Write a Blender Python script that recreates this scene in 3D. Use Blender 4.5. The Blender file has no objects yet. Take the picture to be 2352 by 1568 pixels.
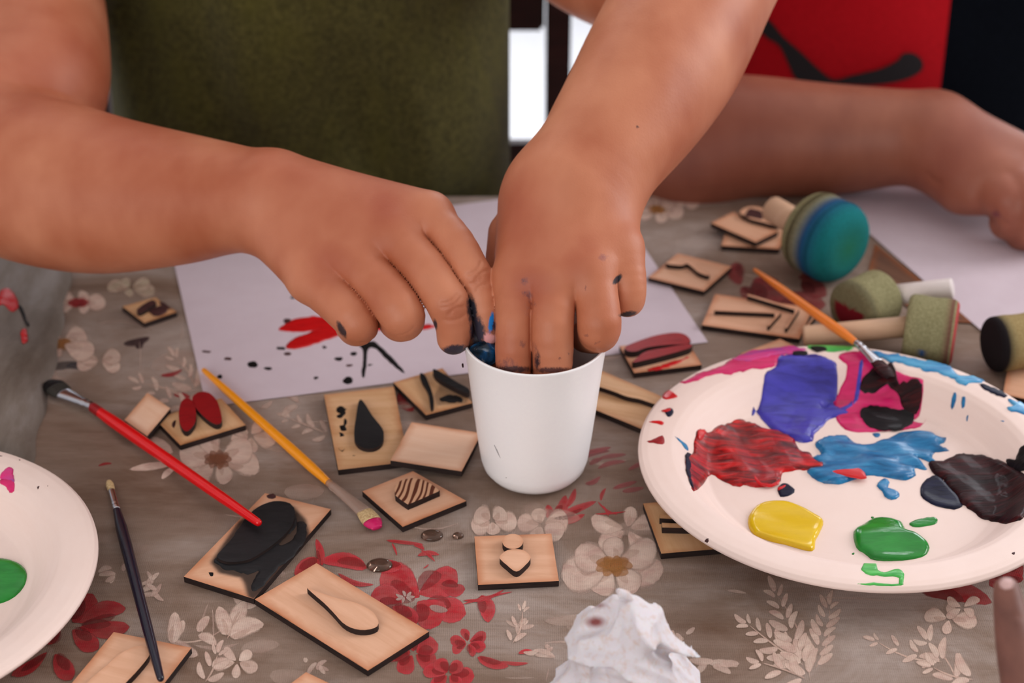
import bpy, bmesh, math, random
import numpy as np
from mathutils import Vector, Matrix
from mathutils.geometry import delaunay_2d_cdt
random.seed(7); np.random.seed(7)
S = bpy.context.scene
# ------------------------------------------------------------------ camera, light, exposure
# working unit is the centimetre, z = 0 is the table surface, 75 cm above the floor
W, H, F = 2352, 1568, 4096.0
PITCH, CH = math.radians(30.423), 53.405
cp, sp = math.cos(PITCH), math.sin(PITCH)
Z0 = 75.0
cam = bpy.data.cameras.new('camera'); co = bpy.data.objects.new('camera', cam)
S.collection.objects.link(co); S.camera = co
cam.sensor_width = 36; cam.lens = 36 * F / W; cam.clip_start = .05; cam.clip_end = 60
co.location = (0, 0, (CH + Z0) / 100); co.rotation_euler = (math.pi / 2 - PITCH, 0, 0)
cam.dof.use_dof = True; cam.dof.focus_distance = .845; cam.dof.aperture_fstop = 7.5
w = bpy.data.worlds.new('world'); S.world = w; w.use_nodes = True
bg = w.node_tree.nodes['Background']; bg.inputs[0].default_value = (.93, .93, 1.0, 1); bg.inputs[1].default_value = .33
def lamp(name, kind, loc, target, energy, color, size=None, size_y=None):
    l = bpy.data.lights.new(name, kind); o = bpy.data.objects.new(name, l); S.collection.objects.link(o)
    l.energy = energy; l.color = color
    o.location = loc; o.rotation_euler = (Vector(target) - Vector(loc)).to_track_quat('-Z', 'Y').to_euler()
    if kind == 'AREA':
        l.shape = 'RECTANGLE'; l.size = size; l.size_y = size_y or size
    if kind == 'SUN': l.angle = math.radians(size)
    return o
lamp('daylight_behind', 'AREA', (.5, 3.3, 1.75), (0, .9, .75), 68, (.92, .94, 1.0), 2.4, 1.0)
lamp('daylight_front', 'AREA', (-.9, -1.3, 1.6), (0, .9, .78), 27, (1.0, .94, .89), 1.8, 1.2)
lamp('daylight_right', 'AREA', (2.3, 1.35, 1.75), (0, .9, .8), 38, (1.0, .96, .96), 1.1, 1.1)
lamp('floor_spot_standin', 'SPOT', (.1, 4.2, 3.4), (.0, 3.6, 0), 520, (.95, .97, 1.0))  # added spot, stands in for daylight on the floor behind
bpy.data.lights['floor_spot_standin'].spot_size = math.radians(70); bpy.data.lights['floor_spot_standin'].shadow_soft_size = .2
S.view_settings.view_transform = 'Standard'; S.view_settings.look = 'None'
S.view_settings.exposure = 0.0; S.view_settings.gamma = 1; S.view_settings.use_curve_mapping = False
S.cycles.use_denoising = True; S.cycles.max_bounces = 8

# ------------------------------------------------------------------ projection helpers (photo point -> place)
def ray(px, py):
    x = (px - W / 2) / F; y = -(py - H / 2) / F
    return np.array([x, cp + y * sp, -sp + y * cp])
def bp(px, py, z=0.0):
    d = ray(px, py); t = (z - CH) / d[2]
    return np.array([d[0] * t, d[1] * t, z])
def bd(px, py, D): return ray(px, py) * D + np.array([0, 0, CH])
def proj(P):
    P = np.asarray(P, float); q = P - [0, 0, CH]
    D = q[:, 1] * cp - q[:, 2] * sp; up = q[:, 1] * sp + q[:, 2] * cp
    return W / 2 + F * q[:, 0] / D, H / 2 - F * up / D, D
def onsurf(px, py, hf):
    z = 0.5
    for _ in range(12): p = bp(px, py, z); z = hf(p[0], p[1])
    return p
def crop(x0, y0, s): return lambda l: [(x0 + a / s, y0 + b / s) for a, b in l]
# ------------------------------------------------------------------ object helpers
def link(o): S.collection.objects.link(o); return o
def tag(o, label=None, cat=None, group=None, kind=None):
    if label: o['label'] = label
    if cat: o['category'] = cat
    if group: o['group'] = group
    if kind: o['kind'] = kind
    return o
def empty(name, at, label, cat, group=None):
    o = link(bpy.data.objects.new(name, None)); o.empty_display_size = .02
    o.location = (at[0] / 100, at[1] / 100, (at[2] + Z0) / 100)
    bpy.context.view_layer.update() if False else None
    return tag(o, label, cat, group)
def mesh(name, verts, faces, mats, parent=None, at=None, smooth=True, mi=None, attrs=None, label=None):
    V = np.asarray(verts, float)
    if parent is not None and parent.get('_abs') is None:
        L = np.array(origin_of(parent)); org = L; loc = (0, 0, 0)
    else:
        if at is None: at = (V[:, 0].mean(), V[:, 1].mean(), V[:, 2].min())
        org = np.array([at[0] / 100, at[1] / 100, (at[2] + Z0) / 100]); loc = org
    P = (V + [0, 0, Z0]) / 100 - org
    me = bpy.data.meshes.new(name)
    me.from_pydata(P.tolist(), [], [tuple(int(i) for i in f) for f in faces] if not isinstance(faces, np.ndarray) else faces.tolist())
    for m in (mats if isinstance(mats, (list, tuple)) else [mats]): me.materials.append(m)
    if smooth is True: me.polygons.foreach_set('use_smooth', np.ones(len(me.polygons), bool))
    elif smooth is not False: me.polygons.foreach_set('use_smooth', np.array(smooth, bool))
    if mi is not None: me.polygons.foreach_set('material_index', np.array(mi, np.int32))
    for k, v in (attrs or {}).items():
        v = np.asarray(v, np.float32)
        if v.ndim == 1: a = me.attributes.new(k, 'FLOAT', 'POINT'); a.data.foreach_set('value', v)
        else: a = me.attributes.new(k, 'FLOAT_COLOR', 'POINT'); a.data.foreach_set('color', v.ravel())
    me.update()
    o = link(bpy.data.objects.new(name, me))
    if label: o['label'] = label
    if parent is not None: o.parent = parent
    o.location = loc
    return o
def origin_of(o):
    p = Vector(o.location)
    while o.parent: o = o.parent; p += Vector(o.location)
    return tuple(p)
# ------------------------------------------------------------------ node material helper
def srgb(r, g=None, b=None):
    c = (r, g, b) if g is not None else r
    return tuple(((v / 255) / 12.92 if v / 255 <= .04045 else ((v / 255 + .055) / 1.055) ** 2.4) for v in c) + (1,)
class M:
    def __init__(s, name, rough=.5, spec=.5, **kw):
        s.m = bpy.data.materials.new(name); s.m.use_nodes = True; s.t = s.m.node_tree
        s.b = s.t.nodes['Principled BSDF']; s.b.inputs['Roughness'].default_value = rough
        s.b.inputs['Specular IOR Level'].default_value = spec
        for k, v in kw.items(): s.b.inputs[k.replace('_', ' ')].default_value = v
    def n(s, t, **kw):
        n = s.t.nodes.new(t)
        for k, v in kw.items():
            if hasattr(n, k): setattr(n, k, v)
            else: n.inputs[k.replace('_', ' ')].default_value = v
        return n
    def l(s, a, b): s.t.links.new(a, b)
    def col(s, sock):
        if isinstance(sock, tuple): s.b.inputs['Base Color'].default_value = sock
        else: s.l(sock, s.b.inputs['Base Color'])
        return s
    def noise(s, scale, detail=4, rough=.55, vec=None, dist=0):
        n = s.n('ShaderNodeTexNoise'); n.inputs['Scale'].default_value = scale; n.inputs['Detail'].default_value = detail
        n.inputs['Roughness'].default_value = rough; n.inputs['Distortion'].default_value = dist
        if vec is not None: s.l(vec, n.inputs['Vector'])
        return n.outputs['Fac']
    def coord(s, scale=(1, 1, 1), rot=(0, 0, 0), attr=None):
        c = s.n('ShaderNodeTexCoord').outputs['Object']
        if attr: a = s.n('ShaderNodeAttribute'); a.attribute_name = attr; c = a.outputs['Vector']
        mp = s.n('ShaderNodeMapping'); mp.inputs['Scale'].default_value = scale; mp.inputs['Rotation'].default_value = rot
        s.l(c, mp.inputs['Vector']); return mp.outputs[0]
    def ramp(s, fac, stops):
        r = s.n('ShaderNodeValToRGB'); e = r.color_ramp.elements
        while len(e) < len(stops): e.new(.5)
        for i, (p, c) in enumerate(stops): e[i].position = p; e[i].color = c if len(c) == 4 else (*c, 1)
        s.l(fac, r.inputs[0]); return r.outputs['Color']
    def math(s, op, a, b=None, clamp=False):
        n = s.n('ShaderNodeMath'); n.operation = op; n.use_clamp = clamp
        for i, v in enumerate((a, b)):
            if v is None: continue
            if isinstance(v, (int, float)): n.inputs[i].default_value = v
            else: s.l(v, n.inputs[i])
        return n.outputs[0]
    def mix(s, fac, a, b, mode='MIX'):
        n = s.n('ShaderNodeMix'); n.data_type = 'RGBA'; n.blend_type = mode
        for i, v in ((0, fac), (6, a), (7, b)):
            if isinstance(v, (int, float, tuple)): n.inputs[i].default_value = v
            else: s.l(v, n.inputs[i])
        return n.outputs[2]
    def attr(s, name, out='Fac'):
        a = s.n('ShaderNodeAttribute'); a.attribute_name = name; return a.outputs[out]
    def bump(s, h, strength=.3, dist=.001):
        n = s.n('ShaderNodeBump'); n.inputs['Strength'].default_value = strength; n.inputs['Distance'].default_value = dist
        s.l(h, n.inputs['Height']); s.l(n.outputs[0], s.b.inputs['Normal']); return s
def plain(name, c, rough=.5, **kw):
    m = M(name, rough, **kw); v = m.noise(40, 3); m.col(m.mix(v, srgb(*c), srgb(*[min(255, q * 1.10 + 2) for q in c]))); return m.m

# ---- materials
def skin_mat(name, base, red, dark):
    m = M(name, .50, .42); v = m.noise(13, 3, .5); g = m.noise(420, 2, .5)
    c = m.mix(m.ramp(v, [(.3, (0, 0, 0)), (.72, (1, 1, 1))]), srgb(*base), srgb(*dark))
    c = m.mix(m.attr('red'), c, srgb(*red))
    nz = m.noise(900, 3, .7); nz2 = m.noise(260, 4, .7)
    st = m.attr('stain'); f = m.math('ADD', st, m.math('MULTIPLY', m.math('SUBTRACT', nz2, .5), .9))
    f = m.math('ADD', f, m.math('MULTIPLY', m.math('SUBTRACT', nz, .5), .3))
    f = m.ramp(f, [(.36, (0, 0, 0)), (.78, (1, 1, 1))])
    c = m.mix(f, c, m.attr('stain_color', 'Color')); m.col(c)
    m.b.inputs['Subsurface Weight'].default_value = .05; m.b.inputs['Subsurface Scale'].default_value = .0035
    m.b.inputs['Subsurface Radius'].default_value = (1.0, .35, .18)
    m.bump(m.math('ADD', g, m.math('MULTIPLY', m.noise(1500, 2), .6)), .16, .0006); return m.m
SKIN = skin_mat('child_skin', (202, 131, 98), (150, 58, 34), (168, 90, 58))
SKIN2 = skin_mat('second_child_skin', (158, 98, 76), (138, 70, 54), (134, 76, 58))
SKIN3 = skin_mat('near_hand_skin', (122, 78, 66), (120, 66, 56), (104, 64, 54))
def fabric(name, c1, c2, c3, scale=60, sheen=.06):
    m = M(name, .95, .1); v = m.noise(scale * 4, 6, .8, m.coord((1, 1, 1.0))); u = m.noise(14, 3, .5); th = m.noise(1, 2, .5, m.coord((300, 300, 1500)))
    c = m.mix(m.ramp(v, [(.35, (0, 0, 0)), (.65, (1, 1, 1))]), srgb(*c1), srgb(*c2))
    c = m.mix(m.ramp(u, [(.45, (0, 0, 0)), (.75, (.6, .6, .6))]), c, srgb(*c3)); c = m.mix(m.math('MULTIPLY', th, .25), c, srgb(*c1))
    m.col(c); m.b.inputs['Specular IOR Level'].default_value = .03; m.b.inputs['Sheen Weight'].default_value = sheen; m.b.inputs['Sheen Roughness'].default_value = .6
    m.bump(m.math('ADD', v, th), .35, .001); return m.m
OLIVE = fabric('olive_jersey', (50, 48, 24), (88, 82, 44), (84, 80, 32))
REDF = fabric('red_jersey', (170, 10, 22), (196, 18, 32), (184, 12, 26), 80)
BLACKF = fabric('black_jersey', (8, 10, 16), (14, 17, 24), (11, 13, 19), sheen=0)
BPRINT = plain('black_print', (22, 16, 20), .85)
def cloth_mat(name, printed):
    m = M(name, .62, .25)
    big = m.noise(7, 6, .62, m.coord((1, 1.5, 1), (0, 0, .5)), .8); st = m.noise(1, 6, .65, m.coord((18, 95, 1), (0, 0, .12))); st2 = m.noise(1, 5, .6, m.coord((60, 380, 1), (0, 0, -.1)))
    c = m.ramp(big, [(.3, srgb(112, 84, 66)), (.48, srgb(140, 118, 104)), (.66, srgb(176, 160, 152))])
    c = m.mix(m.ramp(st, [(.45, (0, 0, 0)), (.8, (.32, .32, .32))]), c, srgb(182, 160, 148))
    c = m.mix(m.ramp(st2, [(.5, (0, 0, 0)), (.8, (.28, .28, .28))]), c, srgb(96, 74, 60))
    if printed:
        n2 = m.noise(110, 4, .65); pc = m.attr('print', 'Color')
        n4 = m.noise(38, 5, .7, dist=1.5)
        pc = m.mix(m.ramp(n4, [(.4, (0, 0, 0)), (.66, (.55, .55, .55))]), pc, m.mix(1.0, pc, srgb(205, 170, 170), 'MULTIPLY'))
        c = m.mix(m.ramp(n2, [(.35, (0, 0, 0)), (.8, (.3, .3, .3))]), pc, c)
    wx = m.n('ShaderNodeTexWave'); wx.wave_type = 'BANDS'; wx.bands_direction = 'X'; wx.inputs['Scale'].default_value = 330; wx.inputs['Distortion'].default_value = 1.2; wx.inputs['Detail Scale'].default_value = 60
    wy = m.n('ShaderNodeTexWave'); wy.wave_type = 'BANDS'; wy.bands_direction = 'Y'; wy.inputs['Scale'].default_value = 300; wy.inputs['Distortion'].default_value = 1.2; wy.inputs['Detail Scale'].default_value = 60
    oc = m.coord(); m.l(oc, wx.inputs['Vector']); m.l(oc, wy.inputs['Vector'])
    wv = m.math('MULTIPLY', wx.outputs['Fac'], wy.outputs['Fac'])
    c = m.mix(m.math('MULTIPLY', wv, .16), c, srgb(70, 56, 48))
    m.col(c); m.bump(m.math('MULTIPLY', wv, -1.0), .45, .0006)
    if printed:
        a = m.attr('print_alpha'); n3 = m.noise(160, 4, .7)
        al = m.math('ADD', a, m.math('MULTIPLY', m.math('SUBTRACT', n3, .5), .5))
        r = m.n('ShaderNodeMapRange'); m.l(al, r.inputs[0]); r.inputs[1].default_value = .12; m.l(m.attr('print_soft'), r.inputs[2])
        m.l(m.math('MULTIPLY', r.outputs[0], m.attr('print_strength')), m.b.inputs['Alpha'])
    return m.m
CLOTH = cloth_mat('tablecloth_linen', False); PRINT = cloth_mat('tablecloth_print', True)
FOLDM = M('cloth_fold_linen', .6, .3); _v = FOLDM.noise(16, 5, .6, FOLDM.coord((3, .7, 1))); FOLDM.col(FOLDM.ramp(_v, [(.3, srgb(96, 84, 74)), (.5, srgb(126, 116, 108)), (.75, srgb(158, 152, 150))]))
FOLDM.bump(FOLDM.noise(1, 3, .6, FOLDM.coord((1500, 300, 300))), .3, .001); FOLDM = FOLDM.m
def wood(name, c1, c2, burn=(150, 78, 30), dark=(60, 30, 16), gs=1.0):
    m = M(name, .6, .3); uv = m.coord((14 * gs, 130 * gs, 14 * gs), attr='grain'); g = m.noise(1, 6, .65, uv, .4); big = m.noise(1, 3, .5, m.coord((30, 30, 30), attr='grain'))
    c = m.mix(m.ramp(g, [(.3, (0, 0, 0)), (.7, (1, 1, 1))]), srgb(*c1), srgb(*c2))
    b = m.attr('burn'); f = m.math('MULTIPLY', b, m.math('ADD', m.math('MULTIPLY', big, 1.9), -.25), True)
    c = m.mix(m.ramp(f, [(0, (0, 0, 0)), (.75, (.75, .75, .75))]), c, srgb(*burn)); c = m.mix(m.ramp(f, [(.62, (0, 0, 0)), (1, (.9, .9, .9))]), c, srgb(*dark))
    dn = m.math('ADD', m.attr('dirt'), m.math('MULTIPLY', m.math('SUBTRACT', m.noise(520, 5, .75), .5), 1.5)); c = m.mix(m.ramp(dn, [(.44, (0, 0, 0)), (.52, (.93, .93, .93))]), c, srgb(24, 20, 20))
    m.col(c); m.bump(g, .12, .0005); return m.m
BIRCH = wood('birch_plywood', (228, 180, 150), (210, 158, 126), (180, 98, 44)); BIRCH2 = wood('aged_birch_plywood', (224, 182, 142), (202, 154, 108), (166, 96, 44))
BROWNW = wood('brown_streaked_wood', (128, 88, 66), (66, 44, 36), gs=.6)
CHAR = M('charred_laser_cut_edge', .75, .3); CHAR.col(CHAR.ramp(CHAR.noise(1, 4, .6, CHAR.coord((90, 90, 900))), [(.3, srgb(24, 17, 17)), (.8, srgb(56, 38, 34))])); CHAR = CHAR.m
def paint(name, cols, scale=60, rough=.28, stretch=(1, 4, 1), rot=.5, bump=.5, coat=.3):
    m = M(name, rough, .5); v = m.noise(scale, 5, .6, m.coord(stretch, (0, 0, rot)), .6)
    n = len(cols); m.col(m.ramp(v, [(.30 + .4 * i / max(1, n - 1), srgb(*c)) for i, c in enumerate(cols)] if n > 1 else [(0, srgb(*cols[0])), (1, srgb(*cols[0]))]))
    m.b.inputs['Specular IOR Level'].default_value = .28; m.b.inputs['Coat Weight'].default_value = coat * .3; m.b.inputs['Coat Roughness'].default_value = .12
    m.bump(v, bump * .6, .0015); return m.m
P_RED = paint('crimson_black_paint', [(50, 6, 10), (112, 8, 12), (168, 10, 14), (214, 14, 18)], 55, rot=.9, stretch=(1, 5, 1), bump=.9)
P_REDP = paint('red_paint', [(180, 16, 22), (214, 20, 26)]); P_VIO = paint('violet_blue_paint', [(44, 38, 116), (62, 58, 160), (72, 66, 180)], 45)
P_MAG = paint('magenta_paint', [(172, 24, 78), (200, 30, 96), (214, 44, 112)], 45); P_BLK = paint('black_paint', [(9, 8, 10), (24, 18, 20)], 80, .4)
P_BLU = paint('blue_paint', [(14, 76, 122), (26, 108, 160), (48, 132, 180)], 70); P_YEL = paint('yellow_paint', [(212, 172, 16), (226, 188, 30)], 30, .15, bump=.15)
P_GRN = paint('green_paint', [(22, 110, 36), (38, 140, 50)], 40, .15, bump=.3); BIRCH3 = wood('pale_birch_plywood', (246, 210, 184), (236, 192, 162), (190, 110, 52))
P_DRK = paint('dark_maroon_paint', [(14, 8, 10), (38, 10, 14), (70, 14, 18)], 60, .42, (1, 7, 1), .75, .9)
P_NAV = paint('navy_paint', [(10, 10, 26), (26, 28, 56)], 70); P_PUR = paint('purple_pink_paint', [(96, 74, 150), (196, 60, 130), (214, 44, 120)], 30, rot=.2)
P_LGRN = paint('light_green_paint', [(40, 150, 60), (96, 196, 96)], 60); P_SKY = paint('light_blue_paint', [(20, 110, 170), (90, 170, 210)], 60)
P_MATTE = paint('matte_black_stamp_paint', [(14, 13, 16), (30, 28, 31)], 90, .6, coat=0, bump=.2); P_DRED = paint('stamp_red_paint', [(112, 14, 20), (150, 20, 26), (130, 16, 22)], 60, .45, coat=.1, bump=.3)
P_DIRT = paint('dark_brown_smudge', [(52, 28, 30), (80, 44, 44)], 90, .5, coat=0)
for _m, _r in ((P_BLK, .5), (P_DRK, .4), (P_NAV, .45)):
    _b = _m.node_tree.nodes['Principled BSDF']; _b.inputs['Roughness'].default_value = _r; _b.inputs['Specular IOR Level'].default_value = .12; _b.inputs['Coat Weight'].default_value = .06; _b.inputs['Coat Roughness'].default_value = .08
def plate_mat():
    m = M('moulded_pulp_plate', .55, .35); v = m.noise(600, 3, .6); u = m.noise(12, 3)
    m.col(m.mix(m.math('MULTIPLY', u, .5), srgb(238, 216, 208), srgb(228, 200, 188))); m.bump(v, .08, .0005); return m.m
PLATE = plate_mat()
CUPM = plain('white_plastic', (250, 248, 251), .34); CUPM.node_tree.nodes['Principled BSDF'].inputs['Subsurface Weight'].default_value = .0
PAPER = M('white_paper', .8, .2); PAPER.col(PAPER.mix(PAPER.noise(20, 3), srgb(212, 198, 208), srgb(204, 188, 198))); PAPER.bump(PAPER.noise(9, 2), .25, .004); PAPER = PAPER.m
METAL = plain('brush_ferrule_metal', (190, 190, 196), .22, Metallic=1.0)
def foam(name, cols):
    m = M(name, .9, .15); v = m.noise(28, 5, .6); f = m.noise(700, 3, .7)
    pk_ = m.mix(m.ramp(m.noise(90, 5, .7, dist=1), [(.5, (0, 0, 0)), (.62, (.75, .75, .75))]), m.attr('paint_color', 'Color'), m.mix(1.0, m.attr('paint_color', 'Color'), srgb(190, 150, 140), 'MULTIPLY'))
    m.col(m.mix(m.attr('paint_amount'), m.ramp(v, [(.3, srgb(*cols[0])), (.7, srgb(*cols[1]))]), pk_)); m.bump(f, .5, .0012); return m.m
FOAM = foam('olive_foam', [(128, 124, 88), (164, 158, 120)])
DOWEL = wood('pale_dowel_wood', (214, 178, 150), (196, 156, 126)); WHITEP = plain('white_plastic_handle', (206, 196, 194), .5)
CHAIRW = wood('dark_brown_chair_wood', (62, 30, 26), (44, 20, 18))
FLOORM = plain('pale_floor_tile', (222, 224, 228), .5); WALLM = plain('white_wall', (216, 216, 220), .8); CEIL = plain('white_ceiling', (220, 216, 210), .9)
# ------------------------------------------------------------------ geometry helpers
def resample(pl, step, jag=0.0, closed=True):
    """Catmull-Rom through the outline, step and jag in the outline's own unit."""
    P = np.array(pl, float); n = len(P); out = []
    for i in range(n):
        a, b, c, d = P[i - 1], P[i], P[(i + 1) % n], P[(i + 2) % n]
        k = max(2, int(np.hypot(*(c - b)) / step))
        for t in np.arange(k) / k:
            out.append(.5 * ((2 * b) + (c - a) * t + (2 * a - 5 * b + 4 * c - d) * t * t + (3 * b - a - 3 * c + d) * t ** 3))
    out = np.array(out)
    if jag:
        m = len(out); r = np.random.randn(m); s = r * .5 + np.roll(r, 1) * .3 + np.roll(r, 2) * .2
        d = np.roll(out, -1, 0) - np.roll(out, 1, 0); nn = np.stack([d[:, 1], -d[:, 0]], 1) / (np.hypot(d[:, 0], d[:, 1])[:, None] + 1e-9)
        out = out + nn * s[:, None] * jag
    return out
def inside(P, poly):
    x, y = P[:, 0], P[:, 1]; r = np.zeros(len(P), bool); j = len(poly) - 1
    for i in range(len(poly)):
        a, b = poly[i], poly[j]
        if a[1] != b[1]:
            r ^= ((a[1] > y) != (b[1] > y)) & (x < (b[0] - a[0]) * (y - a[1]) / (b[1] - a[1]) + a[0])
        j = i
    return r
def polydist(P, poly):
    d = np.full(len(P), 1e9)
    for i in range(len(poly)):
        a = np.array(poly[i - 1]); b = np.array(poly[i]); ab = b - a; t = np.clip(((P - a) @ ab) / (ab @ ab + 1e-12), 0, 1)
        d = np.minimum(d, np.hypot(*(P - a - t[:, None] * ab).T))
    return d
def tri_fill(poly, step):
    poly = np.array(poly); lo, hi = poly.min(0), poly.max(0)
    g = np.stack(np.meshgrid(np.arange(lo[0], hi[0], step), np.arange(lo[1], hi[1], step * .87)), -1)
    g[1::2, :, 0] += step / 2; g = g.reshape(-1, 2); g = g[inside(g, poly)]
    if len(g): g = g[polydist(g, poly) > step * .45]
    pts = [Vector(p) for p in poly] + [Vector(p) for p in g]; n = len(poly)
    v, e, f, *_ = delaunay_2d_cdt(pts, [(i, (i + 1) % n) for i in range(n)], [], 1, 1e-7)
    v = np.array([tuple(q) for q in v]); f = [t for t in f]
    return v, f
def orient_up(v2, f):
    out = []
    for t in f:
        a = 0.0
        for i in range(len(t)):
            p, q = v2[t[i - 1]], v2[t[i]]; a += p[0] * q[1] - q[0] * p[1]
        out.append(tuple(t) if a > 0 else tuple(reversed(t)))
    return out
def blob(name, pxl, hf, mat, parent, h=.12, wdt=.25, jag=1.0, step=None, label=None, wob=.25, res=7):
    """a patch of paint of thickness h lying on the surface height hf"""
    out = resample(pxl, res, jag); O = np.array([onsurf(a, b, hf)[:2] for a, b in out])
    ext = np.ptp(O, axis=0).max(); step = step or max(.07, ext / 45)
    v, f = tri_fill(O, step); f = orient_up(v, f); d = polydist(v, O)
    t = np.clip(d / wdt, 0, 1); hh = h * np.sqrt(np.clip(1 - (1 - t) ** 2, 0, 1))
    x, y = v[:, 0], v[:, 1]; sd = random.random() * 9
    rs_ = np.random.RandomState(int(sd * 1e5)); wv = sum(np.sin(x * math.cos(q) * k_ + y * math.sin(q) * k_ + p_) * a_ for q, k_, p_, a_ in [(rs_.uniform(0, 3.14), rs_.uniform(1.2, 4.5), rs_.uniform(0, 6), rs_.uniform(.3, .8)) for _ in range(5)]); hh = hh * np.clip(1 + wob * .8 * wv, .35, 1.9)
    z = np.array([hf(a, b) for a, b in v]) + hh + .012
    n = len(v); zb = np.array([hf(a, b) for a, b in v]) - .004
    # closed shell: underside copy
    from collections import Counter
    ec = Counter()
    for t_ in f:
        for i in range(len(t_)): ec[(t_[i - 1], t_[i])] += 1
    side = [(b, a, a + n, b + n) for (a, b) in ec if (b, a) not in ec]
    V = np.concatenate([np.c_[v, z], np.c_[v, zb]]); Fc = f + [tuple(i + n for i in reversed(t_)) for t_ in f] + side
    o = mesh(name, V, Fc, mat, parent)
    if label: o['label'] = label
    return o
def prism(O, z0, z1, name, mt, ms, parent, burn=.0, label=None, grain=(0, 0, 0), zf=None, bw=.3, dirt=None):
    """upright solid with outline O (cm): grained top, charred sides"""
    v, f = tri_fill(O, max(.12, np.ptp(np.array(O), axis=0).max() / (44 if dirt is not None else 24))); f = orient_up(v, f); n = len(v)
    add = (lambda a, b: 0) if zf is None else zf
    off = np.array([add(a, b) for a, b in v]); d = polydist(v, O)
    from collections import Counter
    ec = Counter()
    for t_ in f:
        for i in range(len(t_)): ec[(t_[i - 1], t_[i])] += 1
    side = [(a + n, b + n, b + 2 * n, a + 2 * n) for (a, b) in ec if (b, a) not in ec]
    V = np.concatenate([np.c_[v, z1 + off], np.c_[v, z1 + off - .0], np.c_[v, z0 + off]])
    Fc = f + [tuple(reversed(s)) for s in side] + [tuple(i + 2 * n for i in reversed(t_)) for t_ in f]
    bn = np.clip(1 - d / bw, 0, 1) * burn; bn = np.r_[bn, bn, bn]
    ca, sa = math.cos(grain[0]), math.sin(grain[0]); G = np.c_[V[:, 0] * ca + V[:, 1] * sa, -V[:, 0] * sa + V[:, 1] * ca, V[:, 2], np.ones(len(V))] / 100; G[:, 0] += grain[1]
    o = mesh(name, V, Fc, [mt, ms], parent, smooth=False, mi=[0] * len(f) + [1] * (len(side) + len(f)), attrs={'burn': bn, 'grain': G, 'dirt': np.tile(np.clip(np.where(inside(v, dirt[0]), 1, 1 - polydist(v, dirt[0]) / dirt[1]), 0, 1) * dirt[2], 3) if dirt is not None else np.zeros(3 * n)})
    if label: o['label'] = label
    return o
def lathe_pts(prof, seg=48, c=(0, 0, 0), axis=(0, 0, 1), flat=(1, 1)):
    """prof = [(t, r)] along the axis; closed ends where r = 0. flat scales the two radii."""
    ax = Vector(axis).normalized(); u = ax.cross(Vector((0, 0, 1)))
    if u.length < 1e-3: u = Vector((1, 0, 0))
    u.normalize(); v = ax.cross(u).normalized(); V = []; Fc = []
    for t, r, *fl in prof:
        fx, fy = fl if fl else flat
        for k in range(seg):
            a = 2 * math.pi * k / seg; p = Vector(c) + ax * t + u * (r * fx * math.cos(a)) + v * (r * fy * math.sin(a)); V.append(tuple(p))
    for i in range(len(prof) - 1):
        for k in range(seg):
            a, b = i * seg + k, i * seg + (k + 1) % seg; Fc.append((a, b, b + seg, a + seg))
    Fc.append(tuple(reversed(range(seg)))); n = len(prof) - 1; Fc.append(tuple(n * seg + k for k in range(seg)))
    return V, Fc
# ------------------------------------------------------------------ signed-distance bodies (cm)
class Cone:
    def __init__(s, a, b, ra, rb): s.a = np.array(a, np.float32); s.ab = np.array(b, np.float32) - s.a; s.ra, s.rb = ra, rb; s.q = max(float(s.ab @ s.ab), 1e-9)
    def __call__(s, p):
        if len(p) <= 1000:
            c = p.mean(0); br = np.sqrt(((p[[0, -1]] - c) ** 2).sum(1)).max(); dc = c - s.a; t = min(1.0, max(0.0, float(dc @ s.ab) / s.q)); d0 = float(np.linalg.norm(dc - t * s.ab)) - br - max(s.ra, s.rb)
            if d0 > 2.6: return np.full(len(p), d0, np.float32)
        d = p - s.a; t = np.clip((d @ s.ab) / s.q, 0, 1); e = d - t[:, None] * s.ab
        return np.sqrt((e * e).sum(1)) - (s.ra + t * (s.rb - s.ra))
class Ell:
    def __init__(s, c, r): s.c = np.array(c, np.float32); s.r = np.array(r, np.float32)
    def __call__(s, p):
        q = (p - s.c) / s.r; k = np.sqrt((q * q).sum(1)); k2 = np.sqrt(((q / s.r) ** 2).sum(1)) + 1e-6
        return k * (k - 1) / k2
def smin(a, b, k):
    if k <= 0: return np.minimum(a, b)
    h = np.maximum(k - np.abs(a - b), 0) / k; return np.minimum(a, b) - h * h * k * .25
def group(prims, k):
    def f(p):
        r = prims[0](p)
        for q in prims[1:]: r = smin(r, q(p), k)
        return r
    return f
def gmin(a, b, amp=.10, wd=.085):
    m = np.minimum(a, b); return m + amp * np.exp(-((a - b) / wd) ** 2) * np.exp(-(m / .35) ** 2)
def fingers(pairs):
    """pairs = [[phalanges], ...] neighbouring fingers meet in a narrow crease"""
    def f(p):
        ds = []
        for seg in pairs:
            r = seg[0](p)
            for q in seg[1:]: r = smin(r, q(p), .12)
            ds.append(r)
        r = ds[0]
        for q in ds[1:]: r = gmin(r, q)
        return r
    return f
def join(parts):
    """parts = [(function, k)] joined in order"""
    def f(p):
        r = parts[0][0](p)
        for g, k in parts[1:]: r = smin(r, g(p), k)
        return r
    return f
def axis_pts(lo, hi, flo, fhi, fine, coarse):
    a = list(np.arange(lo, flo, coarse)); b = list(np.arange(flo, fhi, fine)); c = list(np.arange(fhi, hi + coarse, coarse)); return np.array(a + b + c, np.float32)
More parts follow.
